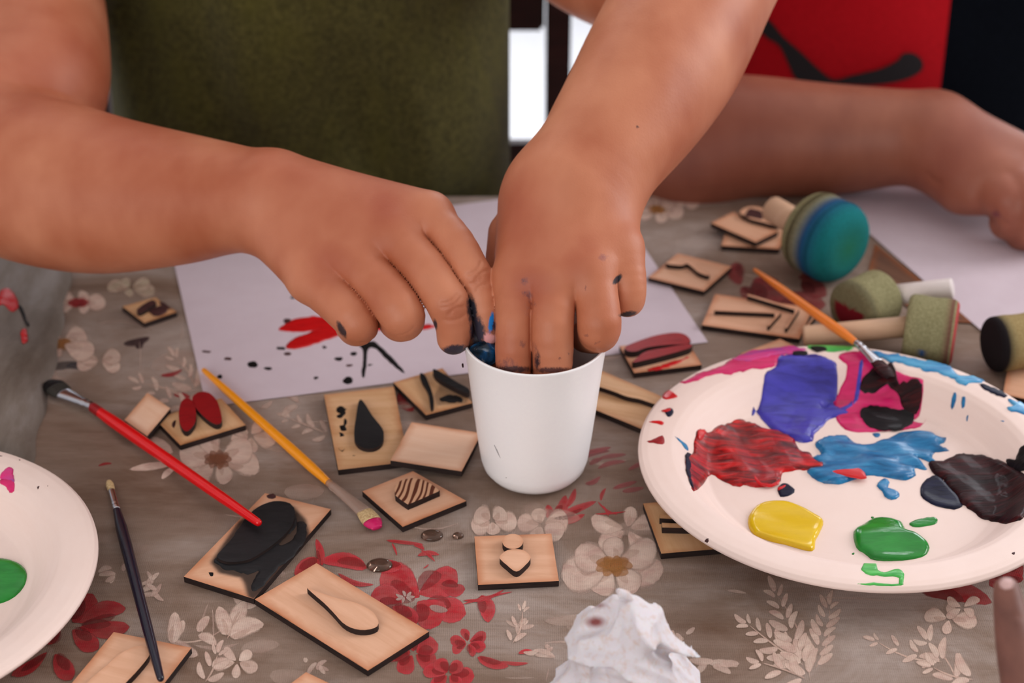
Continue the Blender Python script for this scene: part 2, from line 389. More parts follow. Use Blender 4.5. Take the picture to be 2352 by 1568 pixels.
def surfnet(f, X, Y, Z, lip=1.6):
    """dual surface extraction on a rectilinear grid; blocks far from the surface are skipped"""
    nx, ny, nz = len(X), len(Y), len(Z); G = np.ones((nx, ny, nz), np.float32); B = 10
    cells = []
    for i in range(0, nx, B):
        for j in range(0, ny, B):
            for k in range(0, nz, B): cells.append((i, j, k, min(i + B, nx), min(j + B, ny), min(k + B, nz)))
    C = np.array(cells); lo = np.stack([X[C[:, 0]], Y[C[:, 1]], Z[C[:, 2]]], 1); hi = np.stack([X[C[:, 3] - 1], Y[C[:, 4] - 1], Z[C[:, 5] - 1]], 1)
    cen = (lo + hi) / 2; rad = np.sqrt(((hi - lo) ** 2).sum(1)) / 2; fc = f(cen.astype(np.float32)); act = np.abs(fc) < rad * lip + .4
    for q, a, v in zip(cells, act, fc):
        i, j, k, i2, j2, k2 = q
        if a:
            P = np.stack(np.meshgrid(X[i:i2], Y[j:j2], Z[k:k2], indexing='ij'), -1).reshape(-1, 3); G[i:i2, j:j2, k:k2] = f(P).reshape(i2 - i, j2 - j, k2 - k)
        else: G[i:i2, j:j2, k:k2] = v
    s = G < 0; c = np.zeros((nx - 1, ny - 1, nz - 1), np.int8)
    for a in (0, 1):
        for b in (0, 1):
            for d in (0, 1): c += s[a:nx - 1 + a, b:ny - 1 + b, d:nz - 1 + d]
    I = np.argwhere((c > 0) & (c < 8)); idx = -np.ones(c.shape, np.int32); idx[tuple(I.T)] = np.arange(len(I))
    acc = np.zeros((len(I), 3)); cnt = np.zeros(len(I))
    cor = [(a, b, d) for a in (0, 1) for b in (0, 1) for d in (0, 1)]
    for u in cor:
        for ax in range(3):
            if u[ax]: continue
            w_ = list(u); w_[ax] = 1
            A = I + u; Bc = I + w_; va = G[tuple(A.T)]; vb = G[tuple(Bc.T)]; m = (va < 0) != (vb < 0)
            t = np.where(m, va / np.where(m, va - vb, 1), 0)
            pa = np.stack([X[A[:, 0]], Y[A[:, 1]], Z[A[:, 2]]], 1); pb = np.stack([X[Bc[:, 0]], Y[Bc[:, 1]], Z[Bc[:, 2]]], 1)
            acc += np.where(m[:, None], pa + t[:, None] * (pb - pa), 0); cnt += m
    V = acc / cnt[:, None]; Fs = []
    for ax in range(3):
        o1, o2 = [(1, 2), (2, 0), (0, 1)][ax]
        sl = [slice(1, -1)] * 3; sl[ax] = slice(0, -1); sh = list(sl); sh[ax] = slice(1, None)
        a = s[tuple(sl)]; b = s[tuple(sh)]; E = np.argwhere(a != b); fl = a[tuple(E.T)]; E = E + [1 if i != ax else 0 for i in range(3)]
        def at(d1, d2):
            q = E.copy(); q[:, o1] -= d1; q[:, o2] -= d2; return idx[tuple(q.T)]
        Q = np.stack([at(1, 1), at(0, 1), at(0, 0), at(1, 0)], 1); Q[~fl] = Q[~fl][:, ::-1]; Fs.append(Q)
    Fs = np.concatenate(Fs); Fs = Fs[(Fs >= 0).all(1)]
    return V, Fs
def vnormals(V, Fs):
    n = np.cross(V[Fs[:, 2]] - V[Fs[:, 0]], V[Fs[:, 3]] - V[Fs[:, 1]]); N = np.zeros_like(V)
    for i in range(4): np.add.at(N, Fs[:, i], n)
    return N / (np.linalg.norm(N, axis=1)[:, None] + 1e-12)
def relax(V, Fs, it=2, lam=.5, wt=None):
    for _ in range(it):
        A = np.zeros_like(V); c = np.zeros(len(V))
        for i in range(4):
            np.add.at(A, Fs[:, i], V[Fs[:, (i + 1) % 4]]); np.add.at(A, Fs[:, i], V[Fs[:, i - 1]]); np.add.at(c, Fs[:, i], 2)
        V = V + (lam if wt is None else lam * wt[:, None]) * (A / c[:, None] - V)
    return V
def J(px, py, D, r): return bd(px, py, D), r * D / F
def spline(js, n=4):
    P = np.array([[*a[0], a[1]] if len(a) == 2 else list(a) for a in js], float); Q = np.concatenate([[2 * P[0] - P[1]], P, [2 * P[-1] - P[-2]]]); out = [P[0]]
    for i in range(1, len(Q) - 2):
        a, b, c, d = Q[i - 1:i + 3]
        for t in (np.arange(n) + 1) / n: out.append(.5 * (2 * b + (c - a) * t + (2 * a - 5 * b + 4 * c - d) * t * t + (3 * b - a - 3 * c + d) * t ** 3))
    return out
def chain(js, k=.3):
    big = k > .5; o = spline([J(*j) for j in js], 6 if big else 3); return group([Cone(a[:3], b[:3], a[3], b[3]) for a, b in zip(o, o[1:])], 0 if big else .03)
def chainw(js, k=.3):
    o = spline(js, 6); return group([Cone(a[:3], b[:3], a[3], b[3]) for a, b in zip(o, o[1:])], 0)
def dress(V, N, creases, stains, reds, dmin=0, dmax=999):
    """creases, paint stains, a nail highlight and redder skin (flush, tan, painted shade) located on the camera-facing skin"""
    px, py, D = proj(V); view = V - [0, 0, CH]; view = view / np.linalg.norm(view, axis=1)[:, None]; face = (N * view).sum(1) < .25
    ok = face & (D > dmin) & (D < dmax); P = np.stack([px, py], 1); disp = np.zeros(len(V))
    for pl, wd, dp in creases:
        near = ok & (px > min(q[0] for q in pl) - 30) & (px < max(q[0] for q in pl) + 30) & (py > min(q[1] for q in pl) - 30) & (py < max(q[1] for q in pl) + 30)
        if not near.any(): continue
        d = np.full(near.sum(), 1e9); Q = P[near]
        for a, b in zip(pl, pl[1:]):
            a = np.array(a, float); ab = np.array(b, float) - a; t = np.clip(((Q - a) @ ab) / (ab @ ab), 0, 1); d = np.minimum(d, np.hypot(*(Q - a - t[:, None] * ab).T))
        disp[near] -= dp * np.exp(-(d / wd) ** 2)
    V = V + N * disp[:, None]
    st = np.zeros(len(V)); sc = np.zeros((len(V), 4)); sc[:, 3] = 1; rd = np.zeros(len(V))
    for x, y, rx, ry, ang, col, amt in stains:
        c, s_ = math.cos(ang), math.sin(ang); dx, dy = px - x, py - y; u = (dx * c + dy * s_) / rx; v = (-dx * s_ + dy * c) / ry
        f = np.clip(1.0 - .5 * (u * u + v * v), 0, 1) * amt * ok; m = f > st; st[m] = f[m]; sc[m, :3] = srgb(*col)[:3]
    for x, y, r, a in reds: rd = np.maximum(rd, a * np.exp(-((px - x) ** 2 + (py - y) ** 2) / r ** 2) * ok)
    return V, {'stain': st, 'stain_color': sc, 'red': rd}
# ================================================================== THE PLACE
def box(name, lo, hi, mat, parent=None, kind=None, bev=0):
    bm = bmesh.new(); bmesh.ops.create_cube(bm, size=1); lo = np.array(lo, float); hi = np.array(hi, float)
    for v in bm.verts: v.co = Vector((lo + hi) / 2) + Vector(np.array(v.co) * (hi - lo))
    if bev: bmesh.ops.bevel(bm, geom=bm.edges[:], offset=bev, segments=2, affect='EDGES')
    bm.verts.ensure_lookup_table(); V = [tuple(v.co) for v in bm.verts]; Fc = [[v.index for v in f.verts] for f in bm.faces]; bm.free()
    n = len(V); G = np.c_[np.array(V) / 100, np.ones(n)]; o = mesh(name, V, Fc, mat, parent, smooth=False, attrs={'grain': G[:, [0, 2, 1, 3]], 'burn': np.zeros(n)})
    return tag(o, kind=kind)
box('floor', (-350, -150, -80), (350, 620, -75), FLOORM, kind='structure')
box('wall_back', (-350, 620, -80), (350, 630, 230), WALLM, kind='structure')
box('ceiling', (-350, -150, 185), (350, 620, 195), CEIL, kind='structure')
box('wall_left', (-360, -150, -80), (-350, 630, 230), WALLM, kind='structure')

# --- table and cloth
t = empty('table', (0, 75, -75), 'long table under a taupe floral tablecloth, all the stamps and plates lie on it', 'table')
TY0, TY1, TX0, TX1 = 38, 110.6, -46, 72
box('tabletop', (TX0, TY0, -3.1), (TX1, TY1, -.12), CHAIRW, t)
for x in (TX0 + 4, TX1 - 4):
    for y in (TY0 + 4, TY1 - 4): box('leg', (x - 2.5, y - 2.5, -75), (x + 2.5, y + 2.5, -3.05), CHAIRW, t)
# cloth: flat on the top, rounded over the edges and hanging 18 cm
t = empty('tablecloth', (0, 75, 0), 'taupe linen-look tablecloth printed with red and cream flowers, covering the table', 'tablecloth')
def drape(u, lo, hi):
    R = .8
    if u < lo: s, e, sg = lo - u, lo, -1
    elif u > hi: s, e, sg = u - hi, hi, 1
    else: return u, 0.0
    a = min(s / R, math.pi / 2); return e + sg * R * math.sin(a), -R * (1 - math.cos(a)) - max(0, s - R * math.pi / 2)
us = sorted(set(list(np.linspace(TX0 + .2, TX1 - .2, 60)) + [TX0 + .2 - s for s in (.2, .4, .6, .8, 1, 1.2, 1.3, 2, 6, 12, 18)] + [TX1 - .2 + s for s in (.2, .4, .6, .8, 1, 1.2, 1.3, 2, 6, 12, 18)]))
vs = sorted(set(list(np.linspace(TY0 + .2, TY1 - .2, 40)) + [TY0 + .2 - s for s in (.2, .4, .6, .8, 1, 1.2, 1.3, 2, 6, 12, 18)] + [TY1 - .2 + s for s in (.2, .4, .6, .8, 1, 1.2, 1.3, 2, 6, 12, 18)]))
V = []
for v in vs:
    for u in us:
        x, zx = drape(u, TX0 + .2, TX1 - .2); y, zy = drape(v, TY0 + .2, TY1 - .2); z = min(zx, zy)
        wv = .5 * math.sin(u * .5 + v * .4) * min(1, max(0, -z - 2) / 8)
        V.append((x + (np.sign(zx - 1e-9) * -wv if zx < zy else 0) * 0, y + (wv if zy < 0 else 0), z))
n = len(us); Fc = [(j * n + i, j * n + i + 1, (j + 1) * n + i + 1, (j + 1) * n + i) for j in range(len(vs) - 1) for i in range(n - 1)]
cloth = mesh('fabric', V, Fc, CLOTH, t)
# --- printed flowers: very thin printed layers, all in one mesh
PV, PF, PC, PA, PS, PQ = [], [], [], [], [], []
layer = [0]
def petal(b, tip, wd, ci, co_, strength=.9, shape=.9, seg=9, zf=None):
    b = np.array(b, float); tip = np.array(tip, float); d = tip - b; nrm = np.array([-d[1], d[0]]) / (np.hypot(*d) + 1e-9); n0 = len(PV)
    layer[0] += 1; z = .006 + (layer[0] % 40) * .0009; bend = random.uniform(-.12, .12) * np.hypot(*d)
    ci, co_ = srgb(*ci), srgb(*co_)
    for i in range(seg + 1):
        t_ = i / seg; hw = wd / 2 * (math.sin(math.pi * min(1, t_ ** shape)) ** .62 if 0 < t_ < 1 else 0); cc = b + d * t_ + nrm * bend * math.sin(math.pi * t_)
        for j in range(5):
            s = (j - 2) / 2; p = cc + nrm * s * hw; q = bp(p[0], p[1], z); PV.append(q); e = 1 - abs(s)
            al = min(1, e * 2) * (1 if .001 < t_ < .999 else .0); k = min(1, e * 1.4) * (1 - t_ * .3)
            PC.append([ci[c] * k + co_[c] * (1 - k) for c in range(3)] + [1]); PA.append(max(.02, al)); PS.append(strength * (.84 + .16 * abs(math.sin(layer[0] * 1.7)))); PQ.append(.36 if ci[0] > 4 * ci[1] else .62)
    for i in range(seg):
        for j in range(4): a = n0 + i * 5 + j; PF.append((a, a + 1, a + 6, a + 5))
CR1, CR2 = (250, 222, 206), (232, 202, 184); RD1, RD2 = (188, 18, 32), (214, 66, 78); OC = (196, 132, 62)
_petal = petal
def petal(b, tip, wd, ci, co_, strength=.9, shape=.9, **k):
    _petal(b, tip, wd, ci, co_, strength, shape, **k)
    if ci[0] > 2.5 * ci[1] and wd > 18:      # red petals carry a second, darker wash
        b, tip = np.array(b, float), np.array(tip, float); d = tip - b; n_ = np.array([-d[1], d[0]]) / np.hypot(*d); o = n_ * wd * random.choice([-.14, .14])
        _petal(b + d * .04 + o, b + d * random.uniform(.6, .82) + o, wd * .58, [q * .78 for q in ci], [q * .9 for q in ci], .5, 1.0)
    elif wd > 34 and strength > .6:
        b, tip = np.array(b, float), np.array(tip, float); d = tip - b
        _petal(b, b + d * .6, wd * .3, (226, 192, 172), (226, 192, 172), .3, 1.0)
def flower(c, r, n, rot, ci, co_, wd=.9, sq=.62, centre=None, strength=.85, jit=.12):
    for i in range(n):
        a = rot + 2 * math.pi * i / n + random.uniform(-jit, jit); rr = r * random.uniform(.85, 1.1)
        petal((c[0] + math.cos(a) * r * .08, c[1] + math.sin(a) * r * .08 * sq), (c[0] + math.cos(a) * rr, c[1] + math.sin(a) * rr * sq), r * wd * random.uniform(.85, 1.1) * (.62 + .38 * abs(math.cos(a))), ci, co_, strength, 1.35)
    if centre:
        for i in range(9):
            a = i * .7; petal((c[0] - math.cos(a) * r * .1, c[1] - math.sin(a) * r * .1), (c[0] + math.cos(a) * r * .36, c[1] + math.sin(a) * r * .36 * sq), r * .26, centre, centre, .55)
def sprig(p0, p1, n, ll, col1=CR1, col2=CR2, wd=.42, strength=.8):
    p0, p1 = np.array(p0, float), np.array(p1, float); d = p1 - p0; L = np.hypot(*d); u = d / L; m = np.array([-u[1], u[0]])
    petal(p0, p1, 5, col2, col2, strength)
    for i in range(n):
        t_ = .1 + .85 * i / max(1, n - 1); q = p0 + d * t_
        for s in (-1, 1):
            k = ll * (1.1 - .5 * t_) * random.uniform(.8, 1.15); tip = q + u * k * .75 + m * s * k * .72; petal(q + m * s * 3, tip, k * wd, col1, col2, strength)
    petal(p1, p1 + u * ll * .7, ll * .3, col1, col2, strength)
# red main flower and its buds
for b, tp, wd in [((965, 1372), (880, 1300), 92), ((960, 1365), (1050, 1308), 74), ((975, 1385), (1072, 1410), 66), ((958, 1380), (1010, 1436), 88), ((930, 1382), (850, 1366), 56), ((1010, 1345), (1070, 1352), 34), ((900, 1392), (960, 1432), 50)]: petal(b, tp, wd, RD1, RD2, .95, 1.4)
for a in range(7): petal((930 + 4 * math.cos(a), 1370), (930 + 24 * math.cos(a * .9), 1370 + 15 * math.sin(a * .9)), 9, (210, 186, 176), (196, 170, 160), .8)
petal((985, 1392), (1030, 1402), 20, (196, 176, 166), (190, 160, 150), .75)
petal((925, 1300), (845, 1300), 34, RD1, RD2); petal((845, 1305), (735, 1288), 40, RD1, RD2); petal((740, 1300), (726, 1236), 20, RD1, RD2); petal((735, 1285), (675, 1320), 46, RD1, RD2); petal((775, 1315), (860, 1342), 14, RD1, RD2)
petal((1105, 1365), (1122, 1430), 42, RD1, RD2); petal((1062, 1378), (1160, 1352), 9, RD1, RD2); petal((1060, 1388), (1180, 1358), 7, RD1, RD2)
flower((1075, 1475), 52, 6, .3, RD1, RD2, .62); flower((950, 1500), 78, 5, .8, RD1, RD2, .8); flower((1030, 1548), 62, 6, .1, RD1, RD2, .7); petal((1095, 1508), (1170, 1530), 26, RD1, RD2); petal((1150, 1518), (1215, 1522), 10, RD1, RD2); petal((1190, 1500), (1225, 1495), 12, RD1, RD2)
for b, tp, wd in [((885, 1240), (975, 1250), 10), ((900, 1246), (912, 1276), 6), ((950, 1250), (975, 1262), 12), ((958, 1276), (1010, 1274), 13), ((966, 1262), (1000, 1290), 8), ((985, 1295), (972, 1305), 4)]: petal(b, tp, wd, RD1, RD2)
for b, tp, wd in [((1262, 1192), (1258, 1158), 24), ((1270, 1190), (1300, 1136), 30), ((1275, 1190), (1372, 1150), 20), ((1270, 1194), (1345, 1180), 20), ((1300, 1165), (1322, 1120), 16), ((1380, 1150), (1392, 1120), 10)]: petal(b, tp, wd, RD1, (206, 92, 96), .8)
for i in range(9): a = (1330 + random.uniform(-10, 120), 1040 + random.uniform(0, 90)); petal(a, (a[0] + random.uniform(20, 70), a[1] - random.uniform(2, 22)), 13, (178, 70, 78), (186, 110, 112), .6)
for b, tp, wd in [((1365, 1180), (1440, 1174), 5), ((1372, 1150), (1420, 1182), 5), ((1385, 1160), (1398, 1185), 5)]: petal(b, tp, wd, RD1, RD2)
for b, tp, wd in [((165, 1430), (215, 1362), 62), ((180, 1432), (292, 1396), 44), ((180, 1440), (300, 1438), 46), ((165, 1445), (228, 1490), 52), ((140, 1445), (96, 1472), 44), ((110, 1495), (24, 1552), 30), ((125, 1500), (165, 1562), 52), ((130, 1420), (150, 1380), 40), ((120, 1450), (30, 1440), 60)]: petal(b, tp, wd, (150, 14, 26), (170, 34, 44), .95, 1.3)
for b, tp, wd in [((2352, 1300), (2270, 1345), 60), ((2110, 1352), (2282, 1385), 56), ((2352, 1330), (2300, 1318), 30)]: petal(b, tp, wd, (164, 16, 26), (176, 34, 44), .95)
# cream flowers
flower((1410, 1300), 128, 7, .2, CR1, (208, 180, 164), .78, .58, OC); flower((1130, 1195), 62, 5, .2, CR1, CR2, .95); flower((1245, 1205), 70, 5, .7, CR1, CR2, .9); flower((1440, 1215), 90, 5, 1.1, CR1, CR2, .6)
flower((500, 1055), 96, 6, .4, CR1, CR2, .8, .7, (150, 90, 60)); flower((575, 1000), 62, 5, .1, CR1, CR2, .8); petal((400, 1040), (300, 1015), 40, CR1, CR2); petal((395, 1065), (295, 1078), 22, CR1, CR2); petal((400, 1075), (370, 1100), 18, CR1, CR2)
flower((1510, 480), 62, 6, .3, CR1, CR2, .85, .5, OC); flower((1560, 455), 50, 5, .3, CR1, CR2, .85, .45)
flower((180, 695), 74, 5, .1, CR1, CR2, .7, .3, RD1); flower((300, 660), 62, 5, .5, (190, 178, 150), CR2, .7, .35); flower((140, 790), 90, 5, .5, CR1, CR2, .8, .3, OC); flower((230, 830), 70, 4, .9, CR1, CR2, .7, .3)
sprig((1862, 1568), (1780, 1360), 8, 62); sprig((1870, 1540), (1905, 1390), 7, 54); sprig((1850, 1530), (1715, 1430), 6, 52); sprig((1855, 1560), (1745, 1520), 3, 50)
sprig((2200, 1568), (2130, 1470), 3, 60); sprig((2170, 1520), (2010, 1470), 4, 44); sprig((2240, 1560), (2140, 1530), 2, 56); flower((2180, 1420), 66, 4, .2, CR1, CR2, .7); flower((2210, 1395), 50, 4, .9, CR1, CR2, .6)
sprig((520, 1470), (560, 1390), 2, 80, wd=.6); sprig((380, 1470), (520, 1440), 3, 60, wd=.55); petal((395, 1480), (402, 1402), 40, CR1, CR2); petal((530, 1440), (565, 1378), 44, CR1, CR2); flower((545, 1520), 60, 5, .5, CR1, CR2, .6); sprig((470, 1568), (500, 1500), 3, 50)
for cx_, cy_, s_ in [(345, 1330, 34), (355, 1360, 40), (270, 1315, 46), (720, 1530, 40), (1190, 1440, 40), (1340, 1510, 60), (1560, 1450, 40), (1640, 1520, 60), (1240, 1500, 40)]:
    for i in range(5): a = random.uniform(0, 6.3); petal((cx_ + random.uniform(-18, 18), cy_ + random.uniform(-12, 12)), (cx_ + s_ * math.cos(a), cy_ + s_ * .6 * math.sin(a)), s_ * .35, CR1, CR2, .6)
sprig((1175, 1480), (1200, 1400), 3, 34); sprig((470, 960), (320, 880), 5, 46, strength=.7); sprig((450, 900), (400, 820), 4, 44, strength=.7); sprig((700, 930), (560, 905), 3, 40, strength=.5); sprig((760, 1000), (660, 960), 4, 40, strength=.6)
for i in range(70):      # dry brush streaks
    x, y = random.uniform(-100, 2450), random.choice([random.uniform(600, 900), random.uniform(900, 1620)]); L = random.uniform(40, 190) * (.6 + y / 2600); a = random.choice([random.gauss(.02, .06), random.gauss(.02, .06), random.gauss(1.5, .15)]); L = L * (.5 if a > 1 else 1)
    petal((x, y), (x + L * math.cos(a), y + L * math.sin(a)), random.uniform(3, 11), CR1, CR2, random.uniform(.18, .5))
for i in range(28):      # soft creamy washes
    x, y = random.choice([(random.uniform(90, 420), random.uniform(640, 950)), (random.uniform(620, 1100), random.uniform(900, 1140)), (random.uniform(1080, 1560), random.uniform(1150, 1568)), (random.uniform(0, 700), random.uniform(1050, 1568))]); L = random.uniform(60, 150)
    petal((x, y), (x + L, y + random.uniform(-20, 10)), random.uniform(22, 50), CR1, CR2, random.uniform(.12, .3))
for b, tp, wd in [((1690, 600), (1700, 655), 40), ((1730, 640), (1790, 700), 70), ((1780, 690), (1900, 700), 60), ((1840, 640), (1900, 680), 50), ((1700, 660), (1740, 690), 30), ((1950, 600), (1830, 640), 30)]: petal(b, tp, wd, (140, 22, 34), (150, 60, 60), .8)
for i in range(5): petal((2005 + i * 18, 585 + i * 12), (2080 + i * 14, 640 + i * 8), 12, (64, 44, 38), (80, 56, 46), .7)
for b, tp, wd in [((368, 862), (420, 848), 11), ((398, 905), (438, 912), 14), ((225, 1070), (258, 1064), 7), ((915, 900), (950, 945), 34)]: petal(b, tp, wd, (160, 16, 30), (170, 30, 40), .9)
petal((110, 836), (134, 828), 10, (20, 100, 180), (20, 100, 180), .95); petal((95, 850), (205, 838), 22, (60, 58, 62), (70, 66, 70), .7); petal((150, 840), (208, 850), 18, (50, 50, 60), (60, 58, 66), .7)
for b, tp, wd in [((282, 790), (344, 774), 18), ((318, 802), (322, 778), 22), ((312, 800), (344, 774), 16)]: petal(b, tp, wd, (52, 22, 30), (60, 30, 38), .95)
for i in range(26):      # the print goes on beyond the picture
    x = random.choice([random.uniform(-44, -30), random.uniform(34, 70)]); y = random.uniform(42, 108); X, Y, _ = proj([(x, y, 0)]); c = random.random() < .5
    flower((X[0], Y[0]), 80, 6, random.random(), RD1 if c else CR1, RD2 if c else CR2, .7, .5, None if c else OC)
pr = mesh('printed_flowers', PV, PF, PRINT, t, attrs={'print': PC, 'print_alpha': PA, 'print_strength': PS, 'print_soft': PQ})
# --- raised fold of lighter cloth along the left
V, Fc = [], []; NF = 26
ys = np.linspace(77.6, 104, 40)
for y in ys:
    xr = np.interp(y, [60, 78, 90, 97, 104], [-25.2, -25.4, -26.6, -27.6, -28.2]) + .12 * math.sin(y * 1.3)
    for i in range(NF):
        u = i / (NF - 1); x = xr - u * 9.0; h = 1.7 * max(0, math.sin(math.pi * min(1, u * 1.02))) ** .55 * (1 + .12 * math.sin(y * .45 + u * 3)) + .16 * math.sin(u * 15 + y * .22) * math.sin(math.pi * u); fade = min(1, (104 - y) / 3 + .05, (y - 77.6) / 2 + .3)
        V.append((x, y, .02 + h * fade))
Fc = [(j * NF + i + 1, j * NF + i, (j + 1) * NF + i, (j + 1) * NF + i + 1) for j in range(len(ys) - 1) for i in range(NF - 1)]
fold = mesh('raised_fold', V, Fc, FOLDM, t, label='lighter grey raised fold along the left edge')
def foldh(x, y):
    i = int(np.clip(np.searchsorted(ys, y) - 1, 0, len(ys) - 1)); row = np.array(V[i * NF:(i + 1) * NF]); return float(np.interp(x, row[::-1, 0], row[::-1, 2])) + .02
for nm, pl, mt in [('red_flower_print', [(0, 670), (20, 662), (38, 685), (42, 705), (28, 715), (10, 700), (-5, 700)], P_REDP), ('dark_stem_print', [(42, 702), (50, 706), (66, 745), (64, 748), (55, 735)], P_BLK), ('red_bud_print', [(48, 758), (60, 756), (64, 780), (54, 788), (49, 775)], P_REDP)]:
    blob(nm, pl, foldh, mt, t, .01, .1, 1.0, res=4)

# --- sheets of paper
def sheet(c4, z, name, label, cat='paper', curl=None):
    C = [bp(a, b, z)[:2] for a, b in c4]; V = []; n = 30
    for k in (0, 1):
        for j in range(n + 1):
            for i in range(n + 1):
                u, v = i / n, j / n; p = (C[0] * (1 - u) + C[1] * u) * (1 - v) + (C[3] * (1 - u) + C[2] * u) * v
                V.append((p[0], p[1], z + (curl(u, v) if curl else 0) - k * .02))
    Fc = []; m = (n + 1) ** 2
    for j in range(n):
        for i in range(n):
            a = j * (n + 1) + i; Fc += [(a, a + 1, a + n + 2, a + n + 1), (a + m, a + n + 1 + m, a + n + 2 + m, a + 1 + m)]
    r = empty(name, (C[0][0], C[0][1], 0), label, cat); mesh('sheet', V, Fc, PAPER, r); return r
fl = lambda z: (lambda x, y: z)
pap = sheet([(474, 934), (1626, 785), (1385, 428), (388, 552)], .06, 'sheet_of_paper', 'white sheet under the two painting hands, printed with red petals and black strokes')
def spots(root, lst, z, mt, name):
    for x, y, rx, ry in lst: blob(name, [(x + rx * math.cos(a), y + ry * math.sin(a)) for a in np.linspace(0, 2 * math.pi, 9)[:-1]], fl(z), mt, root, .012, .08, 1.2, res=4)
blob('red_petal_print', [(640, 757), (665, 738), (705, 728), (745, 728), (785, 740), (780, 752), (730, 757), (690, 762), (660, 762)], fl(.065), P_REDP, pap, .012, .1, 1.2, res=5)
blob('red_petal_print', [(656, 797), (672, 778), (705, 765), (745, 752), (800, 745), (860, 745), (990, 745), (985, 756), (880, 758), (800, 766), (745, 782), (700, 797), (670, 801)], fl(.065), P_REDP, pap, .012, .1, 1.2, res=5)
blob('black_print', [(822, 790), (850, 783), (870, 792), (925, 848), (922, 854), (885, 822), (862, 800), (846, 802), (842, 835), (838, 864), (832, 862), (834, 820), (833, 802)], fl(.065), P_BLK, pap, .012, .1, .8, res=4)
spots(pap, [(799, 874, 11, 9), (726, 868, 5, 4), (580, 837, 12, 7), (615, 846, 10, 4), (505, 865, 6, 4), (645, 800, 10, 4), (778, 824, 10, 4), (812, 812, 8, 4), (672, 683, 5, 3), (850, 838, 6, 2), (745, 797, 5, 3)], .065, P_BLK, 'paint_spot')
spots(pap, [(803, 839, 8, 3), (524, 824, 8, 3), (660, 738, 8, 6), (475, 807, 10, 3), (660, 812, 8, 3)], .065, P_DIRT, 'paint_smear')
pap2 = sheet([(2400, 885), (2900, 640), (2480, 300), (1893, 446)], .1, 'sheet_of_paper', 'pale sheet under the far right hand, behind the foam daubers')
pap2 = None

# --- wooden stamps (ply boards with raised shapes)
def outline_cm(pts, z, sub=0):
    if sub: pts = resample(pts, sub)
    return [tuple(bp(a, b, z)[:2]) for a, b in pts]
def stamp(name, label, corners, ztop=.35, th=.33, reliefs=(), paints=(), mat=None, tilt=None, cat='wood stamp', group=None, grain=None, rot=None, relief_h=.3, dirt=None):
    mat = mat or BIRCH; tf = tilt or (lambda x, y: 0.0)
    C = np.array([bp(a, b, ztop)[:2] for a, b in corners])
    if tilt:   # corners again at their own height
        C = np.array([bp(a, b, ztop + tf(*c))[:2] for (a, b), c in zip(corners, C)])
    r = empty(name, (C[:, 0].mean(), C[:, 1].mean(), ztop - th + min(tf(*c) for c in C)), label, cat, group)
    e0 = C[1] - C[0]; ang = math.atan2(e0[1], e0[0]) if grain is None else grain
    O = []
    for i in range(4):
        for k in range(6): O.append(tuple(C[i] * (1 - k / 6) + C[(i + 1) % 4] * k / 6))
    prism(O, ztop - th, ztop, 'board', mat, CHAR, r, .8, grain=(ang, random.random() * 3), zf=tf, bw=.42, dirt=None if dirt is None else (np.array([tuple(bp(a, b, ztop)[:2]) for a, b in dirt[0]]), dirt[1], dirt[2]))
    for rl in reliefs:
        pts, m, lab = rl[0], rl[1] if len(rl) > 1 else None, rl[2] if len(rl) > 2 else None
        h = rl[3] if len(rl) > 3 else relief_h
        sm = rl[4] if len(rl) > 4 else 8
        P = resample(pts, sm) if sm else pts
        O = [tuple(bp(a, b, ztop + h + tf(*bp(a, b, ztop)[:2]))[:2]) for a, b in P]
        prism(O, ztop, ztop + h, 'raised_shape', m or mat, CHAR, r, .35, lab, (ang, random.random() * 3), zf=tf, bw=.2)
    for p in paints:
        pts, m, hh = p[0], p[1], p[2] if len(p) > 2 else .03
        zz = ztop + (p[3] if len(p) > 3 else 0)
        blob('paint_smear', pts, lambda x, y: zz + tf(x, y), m, r, hh, .12, 2.2, res=5)
    return r
cA = crop(1380, 430, 3.7935); c1 = crop(0, 560, 3.136); c2 = crop(0, 1000, 2.76); c3 = crop(560, 840, 3.178); c4 = crop(560, 1200, 3.178); c5 = crop(1040, 760, 2.903); c6 = crop(1400, 780, 2.4706)
stamp('wooden_stamp', 'square wooden stamp with a dark moustache-shaped line, right of the hands', cA([(410, 785), (900, 905), (1140, 690), (670, 575)]),
      reliefs=[(cA([(575, 650), (640, 635), (700, 655), (760, 640), (810, 655), (860, 700), (940, 745), (935, 770), (850, 740), (790, 690), (750, 665), (700, 680), (580, 668)]), None, None, .3, 3)])
stamp('wooden_stamp', 'wooden stamp with raised straight bars beneath the thin end of the orange brush', [(1612, 746), (1836, 778), (1868, 707), (1643, 675)],
      reliefs=[(cA(q), None, None, .3, 0) for q in ([(990, 1060), (1515, 1085), (1515, 1098), (990, 1074)], [(1280, 928), (1690, 1052), (1685, 1066), (1278, 944)], [(1560, 1085), (1574, 1088), (1466, 1210), (1450, 1205)], [(1715, 1058), (1730, 1062), (1622, 1228), (1604, 1224)], [(1860, 1120), (1876, 1124), (1800, 1215), (1782, 1210)])])
stamp('wooden_stamp', 'wooden stamp with two crimson painted leaf shapes, right of the white cup', c5([(1110, 100), (1210, 280), (1660, 225), (1560, 55)]), th=.33,
      reliefs=[(c5([(1155, 100), (1330, 35), (1480, 10), (1560, 30), (1578, 80), (1430, 92), (1300, 108), (1220, 135), (1160, 130)]), P_DRED, 'crimson painted leaf', .4, 6), (c5([(1210, 195), (1290, 135), (1430, 108), (1575, 86), (1582, 112), (1400, 165), (1215, 208)]), P_DRED, 'crimson painted leaf', .4, 6)],
      paints=[(c5([(1300, 255), (1400, 225), (1480, 200), (1565, 172), (1568, 182), (1500, 215), (1420, 245), (1340, 262)]), P_REDP)])
